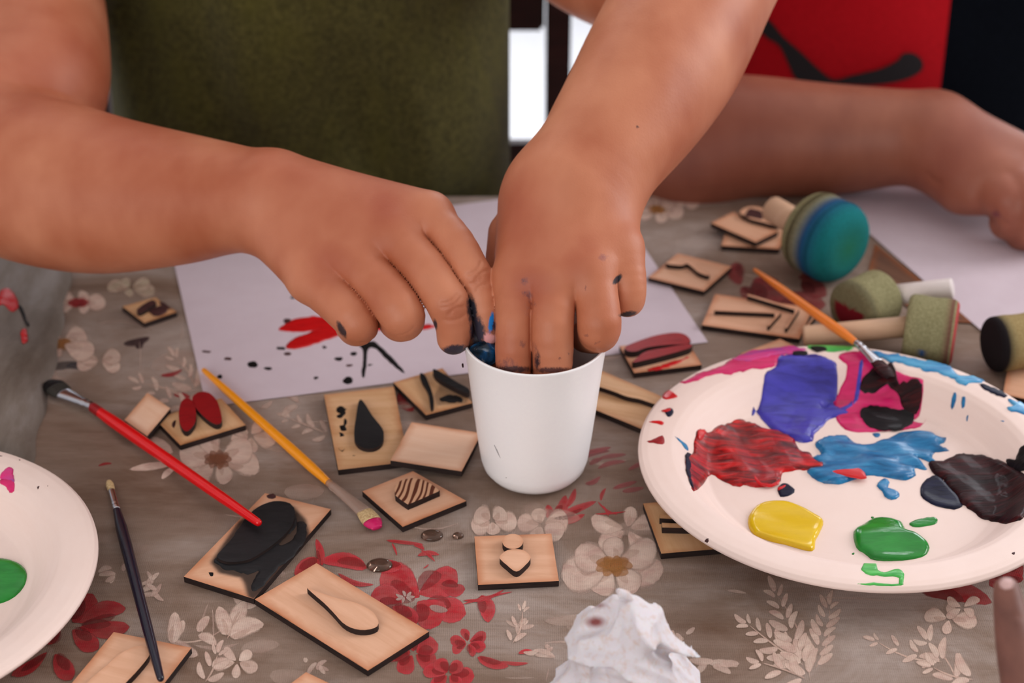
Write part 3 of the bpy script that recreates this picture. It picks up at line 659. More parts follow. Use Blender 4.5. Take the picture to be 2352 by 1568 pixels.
stamp('wooden_stamp', 'half hidden wooden stamp at the bottom of the far right stack', [(1657, 564), (1790, 572), (1812, 520), (1672, 512)], grain=0)
stamp('wooden_stamp', 'wooden stamp with a round dark shape, topmost of the far right stack', [(1633, 511.7), (1736, 556.5), (1787, 531.5), (1684, 486.7)], ztop=.75,
      reliefs=[(cA([(1210, 215), (1290, 168), (1400, 178), (1520, 250), (1545, 330), (1400, 300), (1290, 270)]), None, None, .3, 5)], paints=[(cA([(1240, 240), (1300, 190), (1380, 200), (1440, 250), (1380, 280), (1300, 265)]), P_DIRT, .03, .3)])
stamp('wooden_stamp', 'wooden stamp half under the far rim of the big paint plate', [(1700, 812), (1766, 838), (1836, 800), (1792, 778)])
stamp('wooden_stamp', 'wooden stamp with a raised double bar, tucked under the left of the paint plate', [(1477, 1156), (1519, 1271), (1665, 1259), (1612, 1143)],
      reliefs=[([(1515, 1180), (1620, 1186), (1620, 1195), (1515, 1190)], None, None, .35, 0), ([(1520, 1200), (1640, 1206), (1640, 1214), (1521, 1211)], None, None, .35, 0)], mat=BIRCH2)
stamp('wooden_stamp', 'square wooden stamp with a black painted teardrop, left of the cup', [(744, 906), (777, 1079), (939, 1060), (904.6, 887.2)], mat=BIRCH2, grain=0.1,
      reliefs=[(c3([(850, 245), (940, 365), (1010, 455), (1022, 505), (1010, 560), (970, 595), (915, 605), (855, 592), (815, 555), (805, 500), (815, 400)]), P_MATTE, 'black painted teardrop', .22, 6)],
      paints=[(c3(q), P_BLK) for q in ([(670, 330), (700, 295), (760, 310), (735, 325), (745, 350), (700, 385), (672, 365), (700, 350)], [(735, 385), (752, 400), (742, 440), (750, 470), (715, 470), (705, 440), (728, 430)], [(700, 490), (720, 500), (735, 515), (705, 515)], [(690, 600), (720, 615), (740, 605), (720, 625)], [(795, 650), (820, 650), (805, 660)])])
stamp('wooden_stamp', 'paint-stained wooden stamp with narrow blade shapes, directly behind the cup on its left', [(903, 877.8), (978.5, 953.3), (1085, 925), (1016, 845)], mat=BIRCH2, dirt=(c3([(1480, 60), (1660, 150), (1620, 270), (1420, 280), (1400, 220)]), .7, .5),
      reliefs=[(c3([(1285, 55), (1320, 65), (1365, 165), (1385, 240), (1385, 300), (1365, 305), (1345, 190), (1300, 110)]), P_BLK, 'black stained blade', .2, 5), (c3([(1380, 25), (1430, 40), (1560, 120), (1640, 165), (1640, 200), (1540, 160), (1410, 85)]), P_BLK, 'black stained blade', .3, 5)],
      paints=[(c3([(1430, 240), (1480, 215), (1560, 215), (1600, 232), (1590, 260), (1500, 268), (1450, 262)]), P_BLK), (c3([(1400, 60), (1440, 90), (1430, 110), (1400, 95)]), P_BLK)])
DR = lambda x, y: .05 * (-(x - bp(1000, 1000, .5)[0])) + .06
stamp('wooden_tile', 'plain blank wooden tile lying on a corner of the teardrop stamp, touching the cup', c3([(1070, 690), (1590, 770), (1735, 490), (1225, 410)]), ztop=.58, tilt=DR, mat=BIRCH3, cat='wooden tile')
def stripes_mat():
    m = M('engraved_striped_wood', .6, .3); w_ = m.n('ShaderNodeTexWave'); w_.wave_type = 'BANDS'; w_.bands_direction = 'DIAGONAL'; w_.inputs['Scale'].default_value = 95; w_.inputs['Distortion'].default_value = 5.0; w_.inputs['Detail'].default_value = 0; w_.inputs['Detail Scale'].default_value = .9
    m.l(m.coord((1.8, -.6, 0), (0, 0, .2)), w_.inputs['Vector']); m.col(m.ramp(w_.outputs['Fac'], [(.45, srgb(214, 166, 132)), (.68, srgb(96, 46, 26))])); m.bump(w_.outputs['Fac'], -.6, .001); return m.m
stamp('wooden_stamp', 'wooden stamp with a wavy striped dome shape, in front of the cup on its left', c3([(865, 915), (1160, 1175), (1625, 985), (1235, 768)]), grain=.5,
      reliefs=[(c3([(1100, 905), (1105, 875), (1125, 850), (1160, 830), (1230, 818), (1300, 828), (1370, 862), (1430, 912), (1352, 946), (1275, 980), (1198, 1012), (1150, 980), (1105, 945)]), stripes_mat(), 'wavy striped dome', .34, 0)])
bt = stamp('wooden_stamp', 'wooden stamp smeared with thick matte black paint, under the tip of the red brush', [(422, 1324), (583, 1375), (760, 1169), (608.7, 1132)], grain=.3,
      dirt=(c2([(1380, 800), (1540, 560), (1650, 480), (1830, 470), (1900, 540), (1930, 640), (1840, 800), (1700, 960), (1610, 1010), (1590, 930), (1560, 880), (1420, 850)]), .75, .85),
      reliefs=[(c2([(1375, 770), (1400, 730), (1480, 640), (1560, 520), (1640, 450), (1740, 415), (1840, 430), (1870, 490), (1850, 570), (1780, 650), (1660, 740), (1560, 790), (1440, 800)]), P_MATTE, 'black painted long leaf', .2, 10)],
      paints=[(c2([(1365, 800), (1380, 760), (1450, 690), (1530, 560), (1640, 470), (1730, 450), (1830, 460), (1880, 520), (1860, 600), (1800, 650), (1770, 690), (1840, 670), (1885, 600), (1885, 550), (1920, 545), (1940, 590), (1925, 680), (1850, 770), (1760, 850), (1660, 960), (1600, 980), (1610, 900), (1640, 860), (1570, 880), (1500, 860), (1420, 845)]), P_MATTE, .04), (c2([(1325, 870), (1350, 872), (1350, 890), (1335, 895)]), P_BLK, .02), (c2([(1690, 380), (1730, 375), (1745, 392), (1725, 405), (1700, 400)]), P_DIRT, .02)])
stamp('wooden_stamp', 'large rectangular wooden stamp with a long raised drop shape, nearest to the camera', [(585, 1376), (844.8, 1539.8), (985.4, 1450), (726.8, 1292.8)],
      reliefs=[(c4([(462, 476), (520, 496), (600, 525), (700, 556), (800, 578), (880, 612), (945, 655), (980, 710), (975, 755), (920, 778), (850, 782), (780, 765), (720, 728), (660, 662), (590, 590), (520, 530)]), None, None, .32, 8)])
stamp('wooden_stamp', 'wooden stamp with a raised circle above a heart-shaped drop, in front of the cup', [(1098, 1343), (1283.7, 1333.7), (1266.4, 1225), (1089.6, 1231.5)], grain=.0,
      reliefs=[([(1177.7 + 24 * math.cos(a), 1243 + 17.5 * math.sin(a)) for a in np.linspace(0, 2 * math.pi, 24)[:-1]], None, None, .34, 0), (c4([(1868, 258), (1885, 225), (1925, 200), (1980, 192), (2040, 200), (2080, 228), (2093, 260), (2060, 305), (1990, 356), (1915, 305)]), None, None, .34, 5)])
stamp('wooden_stamp', 'wooden stamp with a long rounded shape under the end of the dark blue brush', [(71, 1683), (250, 1735), (440, 1487), (261, 1451)], 
      reliefs=[(c2([(450, 1700), (560, 1560), (660, 1470), (760, 1385), (850, 1338), (915, 1333), (945, 1358), (942, 1400), (870, 1490), (790, 1575), (690, 1700)]), None, None, .32, 10)])
stamp('wooden_tile', 'wooden tile of which only a pale corner shows at the bottom edge of the picture', [(610, 1612), (720, 1650), (800, 1590), (703, 1543)], cat='wooden tile')
stamp('wooden_stamp', 'long wooden stamp with a wavy dark ridge, between the cup and the paint plate', [(1352, 838), (1330, 925), (1505, 998), (1562, 928)], mat=BIRCH2, grain=-.35,
      reliefs=[(c5([(930, 335), (1000, 358), (1090, 385), (1170, 412), (1260, 428), (1340, 460), (1420, 490), (1420, 505), (1330, 482), (1250, 455), (1160, 436), (1080, 405), (1000, 378), (930, 358)]), None, None, .3, 6)])
stamp('wooden_tile', 'pale wooden tile cut off by the right edge of the picture, beyond the plate', [(2304, 905), (2420, 930), (2440, 850), (2316, 836)], cat='wooden tile')
stamp('wooden_stamp', 'small wooden stamp smeared with dark paint, by itself left of the sheet', c1([(880, 450), (1040, 570), (1275, 490), (1120, 385)]), mat=BIRCH2,
      reliefs=[(c1([(985, 475), (1040, 430), (1100, 402), (1125, 425), (1075, 462), (1030, 490), (1000, 498)]), P_DIRT, 'dark smeared shape', .22, 4)], paints=[(c1([(1060, 475), (1120, 455), (1180, 455), (1215, 480), (1170, 505), (1120, 515), (1090, 500)]), P_DIRT, .05), (c1([(1150, 410), (1200, 440), (1230, 470), (1180, 460)]), P_DIRT, .01)])
stamp('wooden_stamp', 'wooden stamp with two dark red painted petals, left of the sheet', [(355, 961), (414.5, 1022.4), (564.4, 976), (508, 914)], mat=BIRCH2,
      reliefs=[(c1([(1290, 1195), (1310, 1130), (1350, 1110), (1395, 1140), (1412, 1215), (1405, 1285), (1370, 1335), (1340, 1350), (1310, 1325), (1290, 1265)]), P_DRED, 'dark red painted petal', .32, 5), (c1([(1385, 1105), (1430, 1068), (1500, 1070), (1560, 1125), (1590, 1210), (1596, 1280), (1560, 1300), (1500, 1270), (1440, 1215), (1400, 1160)]), P_DRED, 'dark red painted petal', .32, 5)], paints=[(c1([(1240, 1290), (1265, 1270), (1250, 1320)]), P_DIRT, .01)])
TT = lambda x, y: (x - bp(300, 985)[0]) * .13
stamp('wooden_tile', 'small plain blank wooden tile leaning on the red petal stamp behind the red brush', c1([(895, 1268), (1060, 1385), (1228, 1185), (1062, 1072)]), ztop=.36, tilt=TT, mat=BIRCH3, cat='wooden tile')
stamp('wooden_board', 'brown streaked wooden board lying between the daubers and the right sheet', [(1990, 640), (2130, 735), (2240, 742), (2010, 560)], ztop=.09, th=.07, mat=BROWNW, cat='board', grain=-.9)

# --- paper plates with paint
PR = [(0, .42, ), (6.6, .42), (7.4, .5), (7.9, .78), (8.6, 1.5), (9.0, 1.82), (9.35, 1.98), (10.0, 2.06), (10.6, 2.06), (10.92, 2.0), (11.06, 1.86)]
pr_r = np.array([p[0] for p in PR]); pr_z = np.array([p[1] for p in PR])
def plate_h(cx, cy, dz=0): return lambda x, y: float(np.interp(math.hypot(x - cx, y - cy), pr_r, pr_z)) + dz
def plate(cx, cy, label, dz=0):
    r = empty('paper_plate', (cx, cy, dz), label, 'plate')
    prof = [(dz + z, q) for q, z in zip(np.interp(np.linspace(0, 10, 61), range(11), pr_r), np.interp(np.linspace(0, 10, 61), range(11), pr_z))]
    prof[0] = (prof[0][0], .001); under = [(z - .16 + .0, q - .05) for z, q in prof[::-1]]; under = [(max(dz + .03, z), max(q, .001)) for z, q in under]
    V, Fc = lathe_pts(prof + [(prof[-1][0] - .12, 11.08)] + under, 128, (cx, cy, 0)); mesh('plate_body', V, [tuple(reversed(f)) for f in Fc], PLATE, r); return r
PLX, PLY = 17.583, 76.121
pl = plate(PLX, PLY, 'white paper plate with blobs of many coloured paints, on the right', .0)
hf = plate_h(PLX, PLY)
def pb(pts, m, h=.12, w_=.3, label=None, jag=1.2, name='paint_blob', wob=.25, dz=0): return blob(name, c6(pts), (lambda x, y: hf(x, y) + dz), m, pl, h, w_, jag, label=label, wob=wob)
pb([(1170, 580), (1250, 550), (1340, 545), (1400, 590), (1500, 595), (1580, 560), (1640, 530), (1700, 530), (1830, 525), (1860, 560), (1910, 555), (1900, 585), (1870, 600), (1930, 630), (1850, 640), (1830, 670), (1875, 700), (1840, 705), (1780, 680), (1740, 670), (1800, 735), (1730, 730), (1740, 770), (1680, 800), (1600, 790), (1540, 780), (1460, 770), (1380, 800), (1300, 820), (1200, 810), (1140, 770), (1120, 740), (1200, 720), (1140, 670), (1200, 650), (1170, 610)], P_BLU, .2, .35, 'ridged blue paint', wob=.6)
pb([(1330, 75), (1430, 70), (1520, 110), (1600, 160), (1690, 205), (1780, 230), (1775, 300), (1720, 340), (1790, 380), (1795, 450), (1740, 500), (1600, 515), (1400, 525), (1310, 490), (1280, 440), (1275, 380), (1260, 300), (1255, 240), (1320, 180), (1350, 150), (1300, 100)], P_MAG, .08, .3, 'magenta paint')
pb([(960, 95), (1080, 90), (1180, 85), (1290, 140), (1300, 220), (1225, 240), (1255, 330), (1280, 375), (1370, 420), (1250, 450), (1210, 490), (1160, 540), (1150, 575), (1080, 580), (960, 530), (900, 490), (840, 420), (812, 360), (830, 310), (870, 240), (880, 190), (945, 150)], P_VIO, .16, .5, 'violet blue paint')
pb([(1425, 120), (1440, 130), (1420, 240), (1425, 300), (1390, 370), (1340, 400), (1290, 400), (1290, 390), (1350, 370), (1385, 320), (1395, 240)], P_VIO, .05, .1, 'thin violet trail', dz=.08)
pb([(1430, 390), (1500, 372), (1600, 385), (1720, 400), (1720, 450), (1690, 490), (1600, 520), (1480, 490), (1422, 440)], P_BLK, .05, .2, 'black paint over magenta', 3, dz=.08)
pb([(1440, 165), (1560, 150), (1600, 120), (1640, 190), (1780, 230), (1760, 290), (1690, 270), (1640, 220), (1560, 195), (1450, 195)], P_DRK, .05, .2, 'dark maroon smear', 2.5, dz=.08)
pb([(500, 510), (560, 520), (620, 490), (740, 460), (830, 490), (900, 510), (1000, 540), (1060, 580), (1080, 620), (1150, 670), (1210, 700), (1215, 745), (1180, 755), (1080, 740), (980, 755), (970, 800), (920, 830), (850, 830), (780, 820), (700, 830), (640, 800), (600, 770), (560, 780), (520, 830), (480, 855), (450, 800), (430, 740), (435, 660), (470, 650), (480, 590)], P_RED, .16, .35, 'crimson paint brushed with black', 3.2, wob=.6)
pb([(430, 655), (460, 650), (480, 700), (470, 790), (480, 850), (450, 800), (432, 740)], P_NAV, .1, .15, 'navy edge of the crimson paint', 2, dz=.04)
pb([(1210, 745), (1300, 735), (1410, 725), (1460, 785), (1380, 785), (1290, 765)], P_REDP, .06, .15, 'bright red dab', dz=.2)
pb([(820, 740), (850, 800), (900, 820), (950, 800), (965, 780), (960, 820), (900, 835), (840, 815), (805, 765)], P_REDP, .06, .12, 'bright red curl', dz=.12)
pb([(500, 515), (540, 510), (550, 535), (520, 570), (500, 560)], P_REDP, .06, .12, 'bright red dab', dz=.1)
pb([(950, 840), (1000, 820), (1050, 850), (1030, 880), (970, 890)], P_NAV, .08, .15, 'small navy dab'); pb([(955, 838), (1005, 822), (990, 845), (962, 855)], P_REDP, .05, .1, 'small red dab', dz=.06)
pb([(1515, 830), (1560, 790), (1590, 810), (1580, 840), (1640, 860), (1645, 890), (1600, 905), (1560, 890), (1545, 860)], P_BLU, .1, .2, 'small blue dab')
pb([(1490, 530), (1530, 530), (1535, 545), (1510, 552)], P_BLU, .04, .1, 'small blue dab')
pb([(790, 1000), (830, 950), (900, 925), (1000, 922), (1080, 950), (1160, 992), (1215, 1030), (1195, 1090), (1170, 1140), (1150, 1200), (1000, 1165), (900, 1140), (820, 1105), (788, 1055)], P_YEL, .22, .3, 'glossy yellow paint', .4, wob=.08)
pb([(1385, 1090), (1440, 1050), (1500, 1015), (1580, 1015), (1660, 1040), (1680, 1085), (1740, 1105), (1810, 1160), (1812, 1200), (1780, 1230), (1710, 1248), (1600, 1255), (1500, 1250), (1440, 1210), (1400, 1180)], P_GRN, .25, .4, 'glossy green paint', .5, wob=.35)
pb([(1700, 1040), (1760, 1015), (1850, 1005), (1860, 1040), (1800, 1060), (1720, 1060)], P_GRN, .08, .15, 'small green dab')
for q in ([(1485, 1003), (1500, 1005), (1498, 1015), (1484, 1012)], [(1376, 1212), (1390, 1210), (1388, 1220), (1376, 1221)]): pb(q, P_GRN, .04, .08, 'tiny green dab')
pb([(1765, 840), (1800, 790), (1870, 780), (1950, 860), (2010, 940), (1930, 960), (1840, 940), (1780, 900)], P_NAV, .1, .3, 'navy paint', 2)
pb([(1810, 690), (1890, 690), (1920, 670), (2050, 645), (2200, 680), (2300, 730), (2365, 780), (2400, 880), (2360, 1000), (2250, 1040), (2150, 1022), (2060, 980), (1990, 920), (1930, 840), (1880, 790), (1830, 750)], P_DRK, .2, .4, 'thick dark maroon paint', 2.5, wob=.14)
pb([(2250, 670), (2300, 680), (2325, 620), (2380, 600), (2420, 720), (2340, 745), (2260, 712)], P_BLK, .2, .3, 'black paint', 3, dz=.08)
pb([(400, 245), (480, 200), (600, 160), (700, 110), (820, 90), (960, 70), (1000, 85), (960, 110), (950, 150), (860, 160), (740, 180), (620, 200), (500, 230)], P_MAG, .05, .2, 'pink paint on the rim', 3)
pb([(690, 105), (800, 70), (900, 50), (1000, 42), (1110, 42), (1120, 62), (1060, 80), (960, 90), (860, 115), (760, 125)], P_PUR, .06, .2, 'purple paint on the rim', 2.5, dz=.03)
pb([(1120, 36), (1250, 34), (1380, 42), (1350, 60), (1240, 72), (1160, 62)], P_LGRN, .05, .2, 'green paint on the far rim', 2)
pb([(1045, 70), (1120, 68), (1112, 92), (1052, 92)], P_BLK, .05, .1, 'black spot', dz=.1); pb([(1140, 42), (1220, 42), (1235, 62), (1180, 68)], P_BLK, .05, .1, 'black spot', dz=.05)
pb([(1480, 60), (1600, 80), (1750, 115), (1900, 150), (1960, 180), (2040, 205), (2120, 236), (2060, 245), (2000, 258), (1920, 212), (1860, 192), (1780, 172), (1700, 142), (1600, 122), (1500, 92)], P_SKY, .07, .2, 'blue paint on the rim', 4)
pb([(2090, 250), (2170, 265), (2255, 318), (2210, 325), (2150, 290)], P_NAV, .06, .15, 'navy paint on the rim', 3)
pb([(2260, 335), (2352, 370), (2420, 400), (2420, 450), (2330, 425), (2255, 385), (2300, 375)], P_SKY, .06, .15, 'light blue paint on the rim', 4)
pb([(300, 315), (330, 285), (380, 310), (385, 330), (340, 340), (310, 335)], P_REDP, .05, .1, 'red dot on the rim'); pb([(312, 400), (345, 388), (360, 410), (340, 438), (318, 425)], P_NAV, .05, .1, 'navy dot on the rim'); pb([(290, 400), (335, 388), (350, 398), (325, 412)], P_REDP, .04, .1, 'red dot on the rim', dz=.03)
pb([(225, 465), (280, 462), (308, 470), (300, 482), (270, 474)], P_REDP, .03, .08, 'red streak on the rim'); pb([(215, 578), (260, 560), (300, 545), (312, 575), (300, 595), (250, 585)], P_DRED, .05, .1, 'dark red dab on the rim')
pb([(370, 548), (410, 575), (440, 600), (448, 630), (428, 622), (405, 590)], P_BLU, .04, .08, 'small blue dash')
for q in ([(1945, 305), (1965, 298), (1972, 320), (1952, 330)], [(2003, 322), (2020, 325), (2018, 348), (2004, 345)], [(2034, 374), (2046, 376), (2042, 388)], [(2220, 460), (2240, 460), (2238, 470)]): pb(q, P_BLU, .04, .08, 'tiny blue dab')
pb([(1430, 1300), (1500, 1296), (1540, 1318), (1600, 1312), (1640, 1298), (1672, 1330), (1668, 1392), (1640, 1388), (1645, 1350), (1580, 1342), (1480, 1332), (1435, 1316)], P_LGRN, .04, .12, 'green drips on the near rim', 2); pb([(1405, 1386), (1500, 1380), (1600, 1384), (1668, 1386), (1600, 1396), (1500, 1394)], P_LGRN, .03, .1, 'green drips on the near rim', 1.5)
pb([(540, 1130), (560, 1128), (555, 1142)], P_DIRT, .02, .06, 'tiny brown speck'); pb([(2280, 1210), (2300, 1205), (2296, 1220)], P_DIRT, .02, .06, 'tiny brown speck')
QX, QY = -30.612, 66.302
pq = plate(QX, QY, 'white paper plate with one green paint pool, cut off at the lower left', 0); hq = plate_h(QX, QY)
blob('paint_pool', c2([(-200, 800), (-60, 780), (60, 790), (140, 825), (170, 880), (150, 960), (80, 1030), (0, 1065), (-120, 1090), (-230, 980)]), hq, P_GRN, pq, .2, .5, .4, label='glossy green paint', wob=.08)
blob('paint_dab', c2([(20, 225), (60, 205), (85, 215), (82, 245), (95, 290), (80, 300), (40, 285), (5, 268)]), hq, P_PUR, pq, .06, .12, 1.5, res=4, label='purple dab'); blob('paint_dab', c2([(0, 280), (40, 275), (88, 295), (88, 350), (60, 360), (30, 320), (0, 295)]), hq, P_MAG, pq, .05, .12, 1.5, res=4, label='pink dab')
for q in ([(236, 325), (250, 322), (240, 340)], [(0, 126), (15, 130), (0, 133)], [(300, 318), (306, 318), (303, 324)], [(120, 150), (130, 156), (122, 158)]): blob('paint_speck', c2(q), hq, P_DIRT, pq, .02, .05, .5, res=2)

# --- cup
CXc, CYc = bp(1227, 1084)[:2]
CHT = 8.2
t = empty('plastic_cup', (CXc, CYc, .03), 'white plastic cup in the middle, both hands dip into it', 'cup')
prof = [(0.03, .001), (.03, 1.7), (.08, 2.05), (.28, 2.4), (.62, 2.66), (1.1, 2.8), (2.5, 2.98), (4.2, 3.17), (6.2, 3.38), (CHT - .15, 3.6), (CHT - .03, 3.63), (CHT, 3.6), (CHT - .02, 3.5), (CHT - .2, 3.45), (6.2, 3.24), (4.2, 3.03), (2.5, 2.84), (1.1, 2.62), (.5, 2.3), (.3, 1.8), (.25, .001)]
V, Fc = lathe_pts(prof, 96, (CXc, CYc, 0)); mesh('cup_body', V, Fc, CUPM, t)
WAT = M('dark_paint_water', .08, .5); WAT.col(srgb(38, 36, 30)); 
V, Fc = lathe_pts([(.3, .001), (.3, 1.8), (.5, 2.28), (1.1, 2.6), (2.5, 2.82), (4.4, 3.03), (4.45, 3.03), (4.45, .001)], 64, (CXc, CYc, 0)); mesh('dirty_paint_water', V, Fc, WAT.m, t)
def cup_mark(pts, m, nm):
    out = resample(pts, 3, .4); V = []
    for o_ in (0.012, -.01):
        for a, b in out:
            z = 3.0
            d = ray(a, b)    # nearest hit with the cup side
            best = None
            for k in range(400):
                tt = 78 + k * .04; p = d * tt + [0, 0, CH]; rr = math.hypot(p[0] - CXc, p[1] - CYc); R_ = np.interp(p[2], [.62, 1.1, 2.5, 4.2, 6.2, 8.1], [2.66, 2.8, 2.98, 3.17, 3.38, 3.6])
                if rr < R_ + o_: best = p; break
            V.append(best if best is not None else d * 88 + [0, 0, CH])
    n = len(out); Fc = [tuple(range(n)), tuple(reversed(range(n, 2 * n)))] + [(i, i + n, (i + 1) % n + n, (i + 1) % n) for i in range(n)]
    mesh(nm, V, Fc, m, t)
cup_mark(c5([(276, 762), (282, 764), (300, 800), (322, 848), (318, 850), (296, 808)]), plain('grey_scuff', (150, 148, 152), .6), 'scuff_mark'); cup_mark(c5([(352, 972), (362, 971), (361, 978), (353, 978)]), P_BLK, 'paint_speck')
cup_mark(c5([(58, 222), (70, 215), (74, 240), (64, 245)]), P_DIRT, 'paint_speck')
# bit of sponge held at the rim
def lump(name, c, r, mat, label, cat, amp=.15, seed=0, sc=(1, 1, 1), attrs=False):
    rs = np.random.RandomState(seed); K = rs.randn(6, 3) * 2.2; ph = rs.rand(6) * 6; V = []; Fc = []; n, m = 22, 30
    for i in range(n + 1):
        for j in range(m):
            a, b = math.pi * i / n, 2 * math.pi * j / m; d = np.array([math.sin(a) * math.cos(b), math.sin(a) * math.sin(b), math.cos(a)]); q = 1 + amp * sum(math.sin(K[k] @ d + ph[k]) for k in range(6)) / 3
            V.append(np.array(c) + d * r * q * np.array(sc))
    for i in range(n):
        for j in range(m): Fc.append((i * m + j, (i + 1) * m + j, (i + 1) * m + (j + 1) % m, i * m + (j + 1) % m))
    return tag(mesh(name, V, Fc, mat), label, cat)
LUMPM = paint('wet_dark_blue_sponge_paint', [(12, 16, 26), (20, 44, 62), (24, 80, 130), (190, 196, 176)], 110, .18, (1, 1.6, 1), .2, .9, .8)
lump('sponge_piece', bd(1112, 812, 89.2), .62, LUMPM, 'small wet piece smeared dark blue, pinched over the left rim of the cup', 'sponge', .22, 3, (1.25, .9, .9))
# water drops on the cloth
WM = M('muddy_water_drop', .04, .6); WM.col(srgb(150, 120, 104)); WM.b.inputs['Transmission Weight'].default_value = .8; WM.b.inputs['IOR'].default_value = 1.33
for x, y, rx, ry, lb in [(992, 1232, 26, 11, 'large muddy water drop on the cloth, in front of the striped stamp'), (1052, 1233, 13, 7, 'small muddy water drop on the cloth, left of the circle and heart stamp'), (872, 1300, 30, 12, 'dark water drop on the red flower print above the big stamp')]:
    c = bp(x, y); r_ = bp(x + rx, y)[0] - c[0]
    V, Fc = lathe_pts([(.0, 1.0), (.06, .97), (.12, .85), (.16, .6), (.18, .3), (.185, .001)], 32, (0, 0, 0)); V = np.array(V) * [r_, r_ * .8, 1.1] + [c[0], c[1], .045]
    tag(mesh('water_drop', V, Fc, WM.m), lb, 'water drop', 'water drops on the cloth')

# --- brushes
def brush(label, p_tip, p_fb, p_fh, p_end, rads, hm, bm_, ferr=METAL, flat=1.7, zs=(.3, .35, .4, .35), tipm=None, mid=None, tipk=.25, fl_r=None, smear=None):
    """points: bristle tip, ferrule front, ferrule back (handle starts), handle end, each (px, py) at its height"""
    A, B_, C_, D_ = [np.array(bp(*p, z)) for p, z in zip((p_tip, p_fb, p_fh, p_end), zs)]
    ax = (D_ - C_) / np.linalg.norm(D_ - C_); r = empty('paint_brush', tuple(C_), label, 'paint brush')
    Lh = np.linalg.norm(D_ - C_); rf, rm, re = rads
    prof = [(0, .001), (0, rf * .92), (.15, rf * .98), (Lh * .12, rm * .97), (Lh * .25, rm), (Lh * .55, rm * .88), (Lh * .8, rm * .55 + re * .45), (Lh - re * 1.2, re), (Lh - re * .5, re * .86), (Lh - re * .1, re * .5), (Lh, .001)]
    V, Fc = lathe_pts(prof, 28, tuple(C_), tuple(ax)); mesh('handle', V, Fc, hm, r)
    fx = (C_ - B_) / np.linalg.norm(C_ - B_); Lf = np.linalg.norm(C_ - B_); fr = fl_r or rf; pf = []
    for i in range(25):
        u = i / 24; rr = rf * u + fr * (1 - u); crimp = 1 + (.06 if 16 <= i <= 17 or 20 <= i <= 21 else 0); fl = 1 + (flat - 1) * (1 - u) ** 1.3
        pf.append((Lf * u * 1.03, rr * crimp, fl, 1 / fl ** .9))
    pf = [(0, .001, 1, 1)] + pf + [(Lf * 1.03, .001, 1, 1)]; V, Fc = lathe_pts(pf, 32, tuple(B_), tuple(fx)); mesh('ferrule', V, Fc, ferr, r)
    bx = (B_ - A) / np.linalg.norm(B_ - A); Lb = np.linalg.norm(B_ - A)
    def bris(u0, u1, m_, nm):
        pts = [(0, .001, 1, 1)]
        for i in range(9):
            u = u0 + (u1 - u0) * i / 8; q = (1 if u > .12 else .9) * (1 + .18 * math.sin(u * 3)); pts.append((Lb * (u - 0), fr * q * (.75 + .25 * min(1, u * 3)), flat, .8 / flat ** .5))
        pts[0] = (pts[1][0], .001, 1, 1); pts.append((pts[-1][0], .001, 1, 1)); V, Fc = lathe_pts(pts, 32, tuple(A), tuple(bx)); return mesh(nm, V, Fc, m_, r)
    if smear: V, Fc = lathe_pts([(-.12, .001), (-.12, rf * 1.05), (.1, rf * 1.07), (.4, rf * 1.10), (.75, rf * 1.12), (.95, rf * .9), (.95, .001)], 28, tuple(C_), tuple(ax)); mesh('dried_paint', V, Fc, smear, r)
    if tipm: bris(0, tipk, tipm, 'painted_tip')['label'] = 'paint-loaded tip'
    bris(tipk if tipm else 0, 1.03, bm_, 'bristles'); return r
def bristle(name, a, b):
    m = M(name, .7, .3); m.col(m.ramp(m.noise(1, 3, .6, m.coord((900, 900, 60))), [(.3, srgb(*a)), (.7, srgb(*b))])); return m.m
BR_TAN = bristle('tan_bristle', (170, 132, 88), (220, 196, 150)); BR_DK = bristle('dark_bristle', (30, 28, 26), (62, 58, 52))
H_RED = plain('red_lacquer', (206, 8, 16), .22); H_YEL = plain('yellow_orange_lacquer', (236, 146, 20), .3); H_ORG = plain('orange_lacquer', (224, 124, 44), .35); H_NVY = plain('dark_navy_lacquer', (18, 16, 34), .25)
CLEARF = M('clear_plastic_ferrule', .12, .5); CLEARF.col(srgb(206, 176, 160)); CLEARF.b.inputs['Transmission Weight'].default_value = .55; CLEARF.b.inputs['Alpha'].default_value = .8
brush('thick red-handled brush with dark wet bristles, its end on the black stamp', (112, 878), (146, 903), (214, 936), (598, 1203), (.26, .34, .20), H_RED, BR_DK, flat=1.5, zs=(.38, .4, .5, 1.05), fl_r=.36, tipm=P_BLK, tipk=.5, smear=P_DRED)
brush('yellow-handled brush with a clear ferrule and magenta tipped bristles, left of the cup', (866, 1212), (838, 1176), (757, 1110), (466, 848), (.2, .27, .15), H_YEL, BR_TAN, ferr=CLEARF.m, flat=1.5, zs=(.28, .3, .34, .3), fl_r=.28, tipm=P_MAG, tipk=.4)
brush('dark navy brush with small tan bristles, lying between the left plate and the black stamp', (250, 1104), (256, 1126), (268, 1170), (370, 1562), (.2, .3, .17), H_NVY, BR_TAN, flat=1.15, zs=(.26, .28, .34, .98), fl_r=.15)
brush('orange-handled brush resting on the far rim of the big paint plate', (2046, 868), (2015, 832), (1968, 788), (1732, 618), (.2, .29, .11), H_ORG, P_DRK, flat=1.5, zs=(2.25, 2.4, 2.5, 1.15), fl_r=.25, tipm=P_DRK, tipk=.5)

